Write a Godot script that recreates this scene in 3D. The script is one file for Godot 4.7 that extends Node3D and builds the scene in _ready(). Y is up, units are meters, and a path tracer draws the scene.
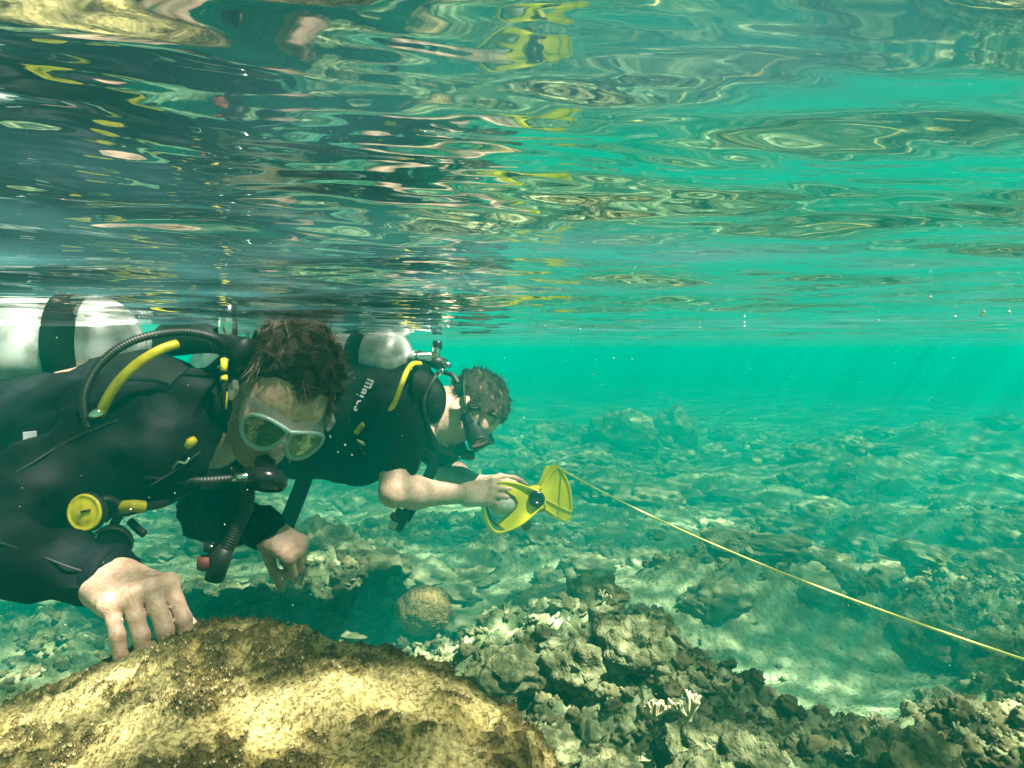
extends Node3D
# A shallow reef seen from just under the surface: two scuba divers, a reel and its line. The lens is at the origin, y up, metres.

const FOV := 60.0
const FOCAL := 665.1          # pixels, for a picture 768 high
const PITCH := -0.0511        # the lens looks down about three degrees
const SURFACE := 0.046         # water level above the lens
const FINE := 0.6            # and the small ripples after this many
const TILE := 2.4             # the waves repeat after this many metres

var rng := RandomNumberGenerator.new()
var names := {}
var look := Basis(Vector3.RIGHT, PITCH)
var WN := 384
var wave := PackedFloat32Array()
var ripple := PackedFloat32Array()
var swell := PackedFloat32Array()
var RN := 256
var M := {}

# ---------------------------------------------------------------- helpers
func at(px: float, py: float, d: float) -> Vector3:
	return look * Vector3((px - 512.0) / FOCAL * d, (384.0 - py) / FOCAL * d, -d)

func numbered(called: String) -> String:
	if not names.has(called):
		names[called] = 0
		return called
	names[called] += 1
	return "%s_%03d" % [called, names[called]]

func tag(o: Node, label: String, category: String, group := "") -> Node:
	o.set_meta("label", label)
	o.set_meta("category", category)
	if group: o.set_meta("group", group)
	return o

func thing(called: String, label: String, category: String, where := Vector3.ZERO, group := "") -> Node3D:
	var o := Node3D.new()
	o.name = numbered(called)
	add_child(o)
	o.position = where
	tag(o, label, category, group)
	return o

func obj(called: String, mesh: Mesh, m: Material, parent: Node = self) -> MeshInstance3D:
	var o := MeshInstance3D.new()
	o.name = numbered(called) if parent == self else called
	o.mesh = mesh
	if m: o.material_override = m
	parent.add_child(o, true)
	return o

func st_new() -> SurfaceTool:
	var st := SurfaceTool.new()
	st.begin(Mesh.PRIMITIVE_TRIANGLES)
	return st

func done(st: SurfaceTool, flat := false) -> ArrayMesh:
	if flat: st.set_smooth_group(-1)
	st.generate_normals()
	return st.commit()

func arrays(v: PackedVector3Array, ix: PackedInt32Array, col := PackedColorArray(), uv := PackedVector2Array(), nrm := PackedVector3Array()) -> ArrayMesh:
	if nrm.is_empty(): nrm = normals_of(v, ix)
	var a := []
	a.resize(Mesh.ARRAY_MAX)
	a[Mesh.ARRAY_VERTEX] = v
	a[Mesh.ARRAY_INDEX] = ix
	a[Mesh.ARRAY_NORMAL] = nrm
	if col.size(): a[Mesh.ARRAY_COLOR] = col
	if uv.size(): a[Mesh.ARRAY_TEX_UV] = uv
	var m := ArrayMesh.new()
	m.add_surface_from_arrays(Mesh.PRIMITIVE_TRIANGLES, a)
	return m

func normals_of(v: PackedVector3Array, ix: PackedInt32Array) -> PackedVector3Array:
	var n := PackedVector3Array()
	n.resize(v.size())
	for i in range(0, ix.size(), 3):
		var a := ix[i]
		var b := ix[i + 1]
		var c := ix[i + 2]
		var f := (v[c] - v[a]).cross(v[b] - v[a])
		n[a] += f
		n[b] += f
		n[c] += f
	for i in n.size():
		n[i] = n[i].normalized()
	return n

# a sheet of nu x nv points, row by row; its face is on the left when walking u with v to the right turned up by flip
func sheet(pts: PackedVector3Array, nu: int, nv: int, flip := false, col := PackedColorArray(), wrap := false) -> ArrayMesh:
	var ix := PackedInt32Array()
	for j in nv - 1:
		for i in (nu if wrap else nu - 1):
			var i2 := (i + 1) % nu
			var a := j * nu + i
			var b := j * nu + i2
			var c := a + nu
			var d := b + nu
			if flip: ix.append_array([a, c, b, b, c, d])
			else: ix.append_array([a, b, c, b, d, c])
	return arrays(pts, ix, col)

func smooth_path(p: Array, n: int) -> Array:      # Catmull-Rom through the points
	var out := []
	for i in p.size() - 1:
		var a = p[maxi(i - 1, 0)]
		var b = p[i]
		var c = p[i + 1]
		var d = p[mini(i + 2, p.size() - 1)]
		for k in n:
			var t := float(k) / n
			out.append(0.5 * (2.0 * b + (c - a) * t + (2.0 * a - 5.0 * b + 4.0 * c - d) * t * t + (3.0 * b - a - 3.0 * c + d) * t * t * t))
	out.append(p[-1])
	return out

# a tube along points; r is a number or one radius per point; squash flattens it across side
func tube(st: SurfaceTool, p: Array, r, seg := 8, cap := true, squash := 1.0, up := Vector3.UP) -> void:
	var rings := []
	var prev := up
	for i in p.size():
		var t: Vector3 = (p[mini(i + 1, p.size() - 1)] - p[maxi(i - 1, 0)]).normalized()
		var s := prev.cross(t)
		if s.length() < 0.05: s = Vector3.RIGHT.cross(t)
		if s.length() < 0.05: s = Vector3.FORWARD.cross(t)
		s = s.normalized()
		var u := t.cross(s).normalized()
		prev = u
		var rr: float = r[i] if r is Array else r
		var ring := []
		for k in seg:
			var a := TAU * k / seg
			ring.append(p[i] + s * cos(a) * rr + u * sin(a) * rr * squash)
		rings.append(ring)
	for i in p.size() - 1:
		for k in seg:
			var k2 := (k + 1) % seg
			quad(st, rings[i][k], rings[i][k2], rings[i + 1][k2], rings[i + 1][k])
	if cap:
		for e in [0, p.size() - 1]:
			for k in seg:
				var k2 := (k + 1) % seg
				if e == 0: tri(st, p[e], rings[e][k2], rings[e][k])
				else: tri(st, p[e], rings[e][k], rings[e][k2])

func tri(st: SurfaceTool, a: Vector3, b: Vector3, c: Vector3) -> void:
	st.add_vertex(a)
	st.add_vertex(c)
	st.add_vertex(b)

func quad(st: SurfaceTool, a: Vector3, b: Vector3, c: Vector3, d: Vector3) -> void:
	tri(st, a, b, c)
	tri(st, a, c, d)

# a turned shape: profile of (radius, along), around the axis of b.y at o
func lathe(st: SurfaceTool, prof: Array, o: Vector3, axis: Vector3, seg := 24, group := 1) -> void:
	st.set_smooth_group(group)
	var y := axis.normalized()
	var x := y.cross(Vector3.UP if absf(y.y) < 0.9 else Vector3.RIGHT).normalized()
	var z := x.cross(y)
	for i in prof.size() - 1:
		for k in seg:
			var a0 := TAU * k / seg
			var a1 := TAU * (k + 1) / seg
			var d0 := x * cos(a0) + z * sin(a0)
			var d1 := x * cos(a1) + z * sin(a1)
			var p: Vector2 = prof[i]
			var q: Vector2 = prof[i + 1]
			var A := o + d0 * p.x + y * p.y
			var B := o + d1 * p.x + y * p.y
			var C := o + d1 * q.x + y * q.y
			var D := o + d0 * q.x + y * q.y
			if q.x > 0.00001: tri(st, A, D, C)
			if p.x > 0.00001: tri(st, A, C, B)

# an outline in the plane of b.x and b.y, given depth along b.z with a chamfer
func plate(st: SurfaceTool, outline: PackedVector2Array, o: Vector3, b: Basis, depth: float, ch := 0.0015) -> void:
	st.set_smooth_group(-1)
	if Geometry2D.is_polygon_clockwise(outline): outline.reverse()
	var inner := outline
	var n := outline.size()
	var ins := PackedVector2Array()
	for i in n:
		var e0 := (outline[i] - outline[(i + n - 1) % n]).normalized()
		var e1 := (outline[(i + 1) % n] - outline[i]).normalized()
		var m := (Vector2(-e0.y, e0.x) + Vector2(-e1.y, e1.x)).normalized()
		ins.append(outline[i] + m * ch)
	inner = ins
	var h := depth * 0.5
	var P := func(v: Vector2, z: float) -> Vector3: return o + b.x * v.x + b.y * v.y + b.z * z
	for i in n:
		var j := (i + 1) % n
		quad(st, P.call(outline[i], -h + ch), P.call(outline[j], -h + ch), P.call(outline[j], h - ch), P.call(outline[i], h - ch))
		quad(st, P.call(outline[i], h - ch), P.call(outline[j], h - ch), P.call(inner[j], h), P.call(inner[i], h))
		quad(st, P.call(inner[i], -h), P.call(inner[j], -h), P.call(outline[j], -h + ch), P.call(outline[i], -h + ch))
	var ix := Geometry2D.triangulate_polygon(inner)
	for k in range(0, ix.size(), 3):
		var A := inner[ix[k]]
		var B := inner[ix[k + 1]]
		var C := inner[ix[k + 2]]
		if (B - A).cross(C - A) < 0.0:
			var t := B
			B = C
			C = t
		tri(st, P.call(A, h), P.call(B, h), P.call(C, h))
		tri(st, P.call(A, -h), P.call(C, -h), P.call(B, -h))

func noise(freq: float, s: int, oct := 4, type := FastNoiseLite.TYPE_SIMPLEX_SMOOTH) -> FastNoiseLite:
	var n := FastNoiseLite.new()
	n.noise_type = type
	n.seed = s
	n.frequency = freq
	n.fractal_type = FastNoiseLite.FRACTAL_FBM if oct > 1 else FastNoiseLite.FRACTAL_NONE
	n.fractal_octaves = oct
	return n

func noise_tex(freq: float, s: int, size := 512, oct := 5, bump := 0.0, ramp: Array = [], type := FastNoiseLite.TYPE_SIMPLEX_SMOOTH) -> NoiseTexture2D:
	var t := NoiseTexture2D.new()
	t.width = size
	t.height = size
	t.seamless = true
	t.noise = noise(freq, s, oct, type)
	if bump > 0.0:
		t.as_normal_map = true
		t.bump_strength = bump
	if ramp.size():
		var g := Gradient.new()
		var off := PackedFloat32Array()
		var col := PackedColorArray()
		for r in ramp:
			off.append(r[0])
			col.append(r[1])
		g.offsets = off
		g.colors = col
		t.color_ramp = g
	return t

func lin(r: float, g: float, b: float) -> Color:
	return Color(r, g, b).linear_to_srgb()

func mat(c: Color, rough := 0.7, metal := 0.0) -> StandardMaterial3D:
	var m := StandardMaterial3D.new()
	m.albedo_color = c
	m.roughness = rough
	m.metallic = metal
	return m

func textured(m: StandardMaterial3D, scale: float, tex: Texture2D = null, nrm: Texture2D = null, nscale := 1.0, world := false) -> StandardMaterial3D:
	m.uv1_triplanar = true
	m.uv1_world_triplanar = world
	m.uv1_scale = Vector3.ONE * scale
	if tex: m.albedo_texture = tex
	if nrm:
		m.normal_enabled = true
		m.normal_texture = nrm
		m.normal_scale = nscale
	return m

# ---------------------------------------------------------------- air, light, water
func make_waves() -> void:
	wave = crests(WN, TILE, 40, 0.60, 0.040, 0.013, 0.021, 0.36)
	swell = crests(WN, TILE, 7, 1.3, 0.5, 0.03, 0.02, 1.2)
	ripple = crests(RN, FINE, 26, 0.060, 0.0085, 0.010, 0.015, 0.30)

# heights over one tile: a sum of crests that repeat with the tile, long ones first, most of them lying across the view
func crests(n: int, tile: float, count: int, long: float, short: float, s0: float, s1: float, spread: float) -> PackedFloat32Array:
	var out := PackedFloat32Array()
	out.resize(n * n)
	for k in count:
		var f := k / (count - 1.0)
		var lam := long * pow(short / long, f)
		var dir := rng.randfn(0.12, spread)
		var kx := roundi(tile / lam * sin(dir))
		var kz := roundi(tile / lam * cos(dir))
		if kx == 0 and kz == 0: kz = 1
		var kk := TAU * Vector2(kx, kz).length() / tile
		var amp := lerpf(s0, s1, f) * rng.randf_range(0.6, 1.35) / kk
		var ph := rng.randf() * TAU
		var cx := PackedFloat32Array()
		var sx := PackedFloat32Array()
		cx.resize(n)
		sx.resize(n)
		for i in n:
			var a: float = TAU * kx * i / n + ph
			cx[i] = cos(a) * amp
			sx[i] = sin(a) * amp
		for j in n:
			var b: float = TAU * kz * j / n
			var cb := cos(b)
			var sb := sin(b)
			var row := j * n
			for i in n:
				out[row + i] += cx[i] * cb - sx[i] * sb
	return out

func height_in(map: PackedFloat32Array, n: int, tile: float, x: float, z: float) -> float:
	var u := fposmod(x / tile, 1.0) * n
	var v := fposmod(z / tile, 1.0) * n
	var i := int(u)
	var j := int(v)
	var fu := u - i
	var fv := v - j
	i %= n
	j %= n
	var i2 := (i + 1) % n
	var j2 := (j + 1) % n
	return lerpf(lerpf(map[j * n + i], map[j * n + i2], fu), lerpf(map[j2 * n + i], map[j2 * n + i2], fu), fv)

# how much sun each bit of the surface lets down: crests gather the light, troughs spread it
func focus_texture() -> ImageTexture:
	var n := WN
	var acc := PackedFloat32Array()
	acc.resize(n * n)
	var deep := 0.8
	var cell := TILE / n
	for j in n:
		for i in n:
			var gx := (wave[j * n + (i + 1) % n] - wave[j * n + (i + n - 1) % n]) / (2.0 * cell)
			var gz := (wave[((j + 1) % n) * n + i] - wave[((j + n - 1) % n) * n + i]) / (2.0 * cell)
			var u := i - gx * deep * 0.75 / cell
			var v := j - gz * deep * 0.75 / cell
			var ui := floori(u)
			var vi := floori(v)
			var fu := u - ui
			var fv := v - vi
			var a := posmod(ui, n)
			var b := posmod(vi, n) * n
			var a2 := (a + 1) % n
			var b2 := (posmod(vi, n) + 1) % n * n
			acc[b + a] += (1.0 - fu) * (1.0 - fv)
			acc[b + a2] += fu * (1.0 - fv)
			acc[b2 + a] += (1.0 - fu) * fv
			acc[b2 + a2] += fu * fv
	for pass_no in 2:                      # soften with a running mean, along rows and then along columns
		for way in 2:
			var src := acc.duplicate()
			var w := 2 + pass_no
			for j in n:
				var sum := 0.0
				for k in range(-w, w + 1):
					sum += src[(j * n + posmod(k, n)) if way == 0 else (posmod(k, n) * n + j)]
				for i in n:
					acc[(j * n + i) if way == 0 else (i * n + j)] = sum / (2 * w + 1)
					var add := (i + w + 1) % n
					var sub := (i - w + n) % n
					sum += (src[j * n + add] - src[j * n + sub]) if way == 0 else (src[add * n + j] - src[sub * n + j])
	var im := Image.create(n, n, false, Image.FORMAT_RGBA8)
	for j in n:
		for i in n:
			var s := acc[j * n + i]
			var broad := clampf(1.0 + swell[j * n + i] * 85.0, 0.35, 1.9)      # the long swell gathers light too
			var through := clampf((0.035 + 0.128 * pow(s, 1.45)) * broad, 0.0, 0.97)
			im.set_pixel(i, j, Color(1, 1, 1, 1.0 - through))
	return ImageTexture.create_from_image(im)

func ladder(fine_from: float, fine_to: float, step: float, grow: float, far: float) -> PackedFloat32Array:
	var out := PackedFloat32Array()
	var x := fine_from
	while x <= fine_to:
		out.append(x)
		x += step
	var s := step
	while x < far:
		out.append(x)
		s *= grow
		x += s
	out.append(far)
	var back := []
	s = step
	x = fine_from - s
	while x > -far:
		back.append(x)
		s *= grow
		x -= s
	back.append(-far)
	back.reverse()
	var r := PackedFloat32Array(back)
	r.append_array(out)
	return r

func make_surface() -> void:
	var xs := ladder(-0.42, 0.42, 0.0028, 1.016, 45.0)
	var zs := ladder(-0.55, -0.03, 0.0026, 1.016, 45.0)
	var v := PackedVector3Array()
	var uv := PackedVector2Array()
	for z in zs:
		for x in xs:
			var far := 1.0 / (1.0 + pow(Vector2(x, z).length() / 14.0, 2.0))
			var y := SURFACE + height_in(wave, WN, TILE, x, z) * far
			var d := Vector2(x, z).length()
			if d < 1.3: y += height_in(ripple, RN, FINE, x, z) * smoothstep(1.3, 0.35, d)
			v.append(Vector3(x, y, z))
			uv.append(Vector2(x, z) / TILE)
	var nu := xs.size()
	var ix := PackedInt32Array()
	for j in zs.size() - 1:
		for i in nu - 1:
			var a := j * nu + i
			ix.append_array([a, a + 1, a + nu, a + 1, a + nu + 1, a + nu])
	var mesh := arrays(v, ix, PackedColorArray(), uv)
	var m := mat(lin(0.93, 0.98, 0.96), 0.03, 1.0)
	m.transparency = BaseMaterial3D.TRANSPARENCY_ALPHA
	m.albedo_texture = focus_texture()
	m.cull_mode = BaseMaterial3D.CULL_DISABLED
	var o := obj("water_surface", mesh, m)
	o.set_meta("kind", "structure")
	o.set_meta("label", "rippled underside of the sea surface mirroring the reef and divers")

func make_air() -> void:
	var cam := Camera3D.new()
	cam.name = "camera"
	cam.fov = FOV
	cam.near = 0.02
	cam.far = 200.0
	cam.basis = look
	add_child(cam)
	cam.current = true
	var env := Environment.new()
	env.background_mode = Environment.BG_SKY
	var sky := Sky.new()
	var sm := ProceduralSkyMaterial.new()
	sm.sky_top_color = Color(0.09, 0.19, 0.19)
	sm.sky_horizon_color = Color(0.17, 0.29, 0.27)
	sm.ground_bottom_color = Color(0.04, 0.12, 0.12)
	sm.ground_horizon_color = Color(0.11, 0.19, 0.18)
	sm.sky_curve = 0.12
	sky.sky_material = sm
	env.sky = sky
	env.tonemap_mode = Environment.TONE_MAPPER_LINEAR
	env.tonemap_exposure = 9.2
	env.volumetric_fog_enabled = true      # the water itself: a body of haze that ends at the surface
	env.volumetric_fog_density = 0.0
	env.sdfgi_enabled = true
	env.ssao_enabled = true
	env.ssil_enabled = true
	var we := WorldEnvironment.new()
	we.name = "environment"
	we.environment = env
	add_child(we)
	var haze := FogVolume.new()
	haze.name = "water_haze"
	haze.size = Vector3(96, 6.0, 96)
	haze.position = Vector3(0, SURFACE - 0.004 - 3.0, 0)
	var hm := FogMaterial.new()
	hm.density = 0.07
	hm.albedo = lin(0.0, 0.94, 0.71)
	haze.material = hm
	haze.set_meta("kind", "stuff")
	haze.set_meta("label", "green turquoise water full of fine drifting matter")
	add_child(haze)
	var far_haze := FogVolume.new()        # the milky water over the far part of the reef, past the divers
	far_haze.name = "far_water_haze"
	far_haze.size = Vector3(95, 5.8, 45)
	far_haze.position = Vector3(0, SURFACE - 0.006 - 2.9, -1.6 - 22.5)
	var fm := FogMaterial.new()
	fm.density = 0.22
	fm.albedo = hm.albedo
	far_haze.material = fm
	far_haze.set_meta("kind", "stuff")
	far_haze.set_meta("label", "milky turquoise water over the far reef")
	add_child(far_haze)
	var sun := DirectionalLight3D.new()
	sun.name = "sun"
	sun.light_energy = 1.6
	sun.light_color = Color(1.0, 0.97, 0.88)
	sun.light_angular_distance = 0.6
	sun.shadow_enabled = true
	add_child(sun)
	sun.look_at_from_position(Vector3(0.48, 1.0, 0.32), Vector3.ZERO, Vector3.FORWARD)

# ---------------------------------------------------------------- the sea floor
var n_big := noise(0.55, 11, 3)
var n_mid := noise(2.6, 12, 4)
var n_low := noise(1.6, 12, 1)
var n_fine := noise(11.0, 13, 4)
var n_sand := noise(0.9, 14, 3)
var n_lump := noise(9.0, 15, 1, FastNoiseLite.TYPE_CELLULAR)
var n_lump2 := noise(24.0, 16, 1, FastNoiseLite.TYPE_CELLULAR)
var n_lump3 := noise(52.0, 18, 1, FastNoiseLite.TYPE_CELLULAR)
var n_warp := noise(4.0, 17, 2)
var mounds := []       # x, z, radius x, radius z, height, roughness

func floor_info(x: float, z: float) -> Vector2:     # (height, share of rock)
	var d := Vector2(x, z).length()
	var h := -1.02 + 0.10 * n_big.get_noise_2d(x, z)
	var rock := smoothstep(-0.12, 0.25, n_sand.get_noise_2d(x + 3.0, z) + 0.04)
	for m in mounds:
		var q := Vector2((x - m[0]) / m[2], (z - m[1]) / m[3])
		var w := exp(-q.length_squared() * 1.2)
		if w > 0.01:
			h += m[4] * w
			rock = clampf(rock + m[5] * w * 1.4, 0.0, 1.0)
	var wx := x + 0.05 * n_warp.get_noise_2d(x, z)
	var wz := z + 0.05 * n_warp.get_noise_2d(x + 9.0, z)
	var near := smoothstep(6.5, 2.5, d)
	h += 0.05 * lerpf(n_low.get_noise_2d(x, z), n_mid.get_noise_2d(x, z), near) * (0.4 + rock)
	if d < 9.0:
		var a := n_lump.get_noise_2d(wx, wz)         # -1 at a cell's middle
		var b := n_lump2.get_noise_2d(wx, wz)
		var c := n_lump3.get_noise_2d(wx, wz)
		h += near * rock * (0.050 * (-a - 0.35) + 0.030 * (-b - 0.35) + 0.013 * (-c - 0.35))
		h += near * (0.006 + 0.034 * rock) * n_fine.get_noise_2d(x, z)
	return Vector2(h, rock)

func floor_y(x: float, z: float) -> float:
	return floor_info(x, z).x

func make_floor() -> void:
	mounds = [
		[0.08, -1.75, 0.42, 0.30, 0.30, 1.0], [0.42, -1.62, 0.30, 0.24, 0.16, 1.0], [0.30, -1.15, 0.45, 0.30, 0.10, 0.9],
		[-0.2, -1.35, 0.35, 0.3, 0.12, 0.8], [1.05, -1.35, 0.35, 0.30, 0.14, 0.9], [1.65, -1.75, 0.5, 0.3, 0.2, 0.8], [0.95, -2.7, 0.45, 0.25, 0.18, 0.9],
		[1.75, -2.7, 0.5, 0.3, 0.16, 0.8], [0.1, -3.1, 0.5, 0.2, 0.10, 0.7], [-0.7, -2.6, 0.35, 0.25, 0.15, 0.8], [2.9, -3.6, 0.9, 0.5, 0.10, 0.7],
		[0.8, -1.9, 0.4, 0.28, -0.07, -0.35], [1.2, -2.2, 0.5, 0.25, -0.04, -0.45], [0.9, -0.9, 0.4, 0.2, -0.05, -0.7], [-1.2, -1.5, 0.8, 0.7, 0.1, -0.25], [0.4, -2.4, 0.5, 0.25, 0.0, -0.8],
		[1.1, -6.5, 1.6, 0.9, 0.05, 0.8], [-1.6, -5.5, 1.6, 0.8, 0.3, 0.7], [4.5, -6.0, 1.5, 0.8, 0.3, 0.7], [-0.2, -5.0, 1.0, 0.5, 0.06, 0.7], [2.6, -5.2, 1.0, 0.5, 0.2, 0.7],
	]
	var xs := ladder(-1.0, 1.7, 0.009, 1.028, 45.0)
	var zs := ladder(-3.4, -0.5, 0.009, 1.022, 45.0)
	var v := PackedVector3Array()
	var col := PackedColorArray()
	var sand := Color(0.32, 0.45, 0.27)
	var turf := Color(0.105, 0.145, 0.068)
	var pale := Color(0.40, 0.48, 0.30)
	for z in zs:
		for x in xs:
			var f := floor_info(x, z)
			v.append(Vector3(x, f.x, z))
			var k := n_fine.get_noise_2d(x * 1.7 + 5.0, z * 1.7)
			var k2 := n_mid.get_noise_2d(x * 1.3, z * 1.3 + 7.0)
			var c := sand.lerp(turf, clampf(f.y * 0.95 + k2 * 0.5, 0.0, 1.0))
			c = c.lerp(pale, clampf(f.y * (k * 1.5 + 0.02 + 0.5 * k2), 0.0, 0.8))
			c *= 1.0 + 0.22 * k
			c.a = 1.0
			col.append(c)
	var mesh := sheet(v, xs.size(), zs.size(), false, col)
	var o := obj("seabed", mesh, M.floor)
	o.set_meta("kind", "structure")
	o.set_meta("label", "pale sandy sea floor with rough dead coral rubble and turf")

# ---------------------------------------------------------------- smooth bodies: a field of tapered capsules and ellipsoids, meshed as surface nets
func cone(a: Vector3, b: Vector3, ra: float, rb: float, k := 0.01) -> Array:
	return [0, a, b, ra, rb, k, (b - a).length_squared()]

func ell(c: Vector3, r: Vector3, b: Basis = Basis(), k := 0.01, cut := false) -> Array:
	return [2 if cut else 1, c, r, b.inverse(), 0.0, k, minf(r.x, minf(r.y, r.z))]

func prim_d(p: Vector3, q: Array) -> float:
	if q[0] == 0:
		var a: Vector3 = q[1]
		var ab: Vector3 = q[2] - a
		var t := 0.0
		if q[6] > 1e-9: t = clampf((p - a).dot(ab) / q[6], 0.0, 1.0)
		return (p - a - ab * t).length() - lerpf(q[3], q[4], t)
	var r: Vector3 = q[2]
	var w: Vector3 = q[3] * (p - q[1])
	var k0 := (w / r).length()
	var k1 := (w / (r * r)).length()
	if k1 < 1e-6: return -q[6]
	return k0 * (k0 - 1.0) / k1

func field(p: Vector3, prims: Array) -> float:
	var d := 1e3
	for q in prims:
		var e := prim_d(p, q)
		var k: float = q[5]
		if q[0] == 2:
			var h := maxf(k - absf(d + e), 0.0) / k
			d = maxf(d, -e) + h * h * k * 0.25
		else:
			var h := maxf(k - absf(d - e), 0.0) / k
			d = minf(d, e) - h * h * k * 0.25
	return d

const BL := 5

# returns [vertices, indices]
func nets(prims: Array, cell: float, wrinkle: FastNoiseLite = null, amp := 0.0) -> Array:
	var lo := Vector3.ONE * 1e6
	var hi := -lo
	for q in prims:
		if q[0] == 0:
			for e in 2:
				var r := Vector3.ONE * float(q[3 + e])
				lo = lo.min(q[1 + e] - r)
				hi = hi.max(q[1 + e] + r)
		elif q[0] == 1:
			var r2: Vector3 = Vector3.ONE * maxf(q[2].x, maxf(q[2].y, q[2].z))
			lo = lo.min(q[1] - r2)
			hi = hi.max(q[1] + r2)
	lo -= Vector3.ONE * (cell * 3.0 + amp)
	hi += Vector3.ONE * (cell * 3.0 + amp)
	var nb := Vector3i(((hi - lo) / (cell * BL)).ceil())
	var n := nb * BL
	var sx := 1
	var sy := n.x
	var sz := n.x * n.y
	var val := PackedFloat32Array()
	val.resize(n.x * n.y * n.z)
	val.fill(1.0)
	var rb := cell * BL * 0.87
	var active := {}
	for bz in nb.z:
		for by in nb.y:
			for bx in nb.x:
				var c := lo + (Vector3(bx, by, bz) * BL + Vector3.ONE * (BL * 0.5 - 0.5)) * cell
				var ds := PackedFloat32Array()
				var m := 1e3
				var cut := false
				for q in prims:
					var e := prim_d(c, q)
					ds.append(e)
					if q[0] == 2:
						if e < rb * 1.5 + q[5]: cut = true
					else:
						m = minf(m, e)
				if m > rb * 1.3 + 0.03 + amp: continue
				var first := Vector3i(bx, by, bz) * BL
				if m < -(rb * 1.6 + amp) and not cut:
					for z in BL:
						for y in BL:
							var row := first.x + (first.y + y) * sy + (first.z + z) * sz
							for x in BL: val[row + x] = -1.0
					continue
				var near := []
				for i in prims.size():
					if ds[i] < maxf(m, -rb) + rb * 3.0 + prims[i][5]: near.append(prims[i])
				active[Vector3i(bx, by, bz)] = true
				for z in BL:
					for y in BL:
						var row := first.x + (first.y + y) * sy + (first.z + z) * sz
						for x in BL:
							var p := lo + Vector3(first.x + x, first.y + y, first.z + z) * cell
							var d := field(p, near)
							if wrinkle and absf(d) < cell * 3.0 + amp: d += amp * wrinkle.get_noise_3dv(p)
							val[row + x] = d
	var wide := {}
	for b in active:
		for k in 8:
			var w: Vector3i = b - Vector3i(k & 1, (k >> 1) & 1, k >> 2)
			if w.x >= 0 and w.y >= 0 and w.z >= 0: wide[w] = true
	var offs := [0, sx, sy, sx + sy, sz, sx + sz, sy + sz, sx + sy + sz]
	var edges := [[0, 1], [2, 3], [4, 5], [6, 7], [0, 2], [1, 3], [4, 6], [5, 7], [0, 4], [1, 5], [2, 6], [3, 7]]
	var corner := []
	for k in 8: corner.append(Vector3(k & 1, (k >> 1) & 1, k >> 2))
	var idx := {}
	var v := PackedVector3Array()
	var cells := PackedInt32Array()
	for b in wide:
		for z in BL:
			for y in BL:
				for x in BL:
					var g := Vector3i(b.x * BL + x, b.y * BL + y, b.z * BL + z)
					if g.x >= n.x - 1 or g.y >= n.y - 1 or g.z >= n.z - 1: continue
					var base := g.x + g.y * sy + g.z * sz
					var s0 := val[base] < 0.0
					if s0 == (val[base + sx] < 0.0) and s0 == (val[base + sy] < 0.0) and s0 == (val[base + sz] < 0.0) and s0 == (val[base + sx + sy] < 0.0) and s0 == (val[base + sx + sz] < 0.0) and s0 == (val[base + sy + sz] < 0.0) and s0 == (val[base + sx + sy + sz] < 0.0): continue
					var acc := Vector3.ZERO
					var cnt := 0
					for e in edges:
						var a: float = val[base + offs[e[0]]]
						var c: float = val[base + offs[e[1]]]
						if (a < 0.0) != (c < 0.0):
							acc += corner[e[0]].lerp(corner[e[1]], a / (a - c))
							cnt += 1
					idx[base] = v.size()
					cells.append(base)
					v.append(lo + (Vector3(g) + acc / cnt) * cell)
	var ix := PackedInt32Array()
	var axes := [sx, sy, sz]
	for base in cells:
		var inside := val[base] < 0.0
		for k in 3:
			var st: int = axes[k]
			if inside == (val[base + st] < 0.0): continue
			var u: int = axes[(k + 1) % 3]
			var w: int = axes[(k + 2) % 3]
			if not (idx.has(base - u) and idx.has(base - w) and idx.has(base - u - w)): continue
			var a: int = idx[base]
			var b: int = idx[base - u]
			var c: int = idx[base - u - w]
			var d: int = idx[base - w]
			if inside: ix.append_array([a, c, b, a, d, c])
			else: ix.append_array([a, b, c, a, c, d])
	return [v, ix]

func join(parts: Array) -> ArrayMesh:
	var v := PackedVector3Array()
	var ix := PackedInt32Array()
	for p in parts:
		var o := v.size()
		v.append_array(p[0])
		for i in p[1]: ix.append(i + o)
	return arrays(v, ix)

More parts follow.
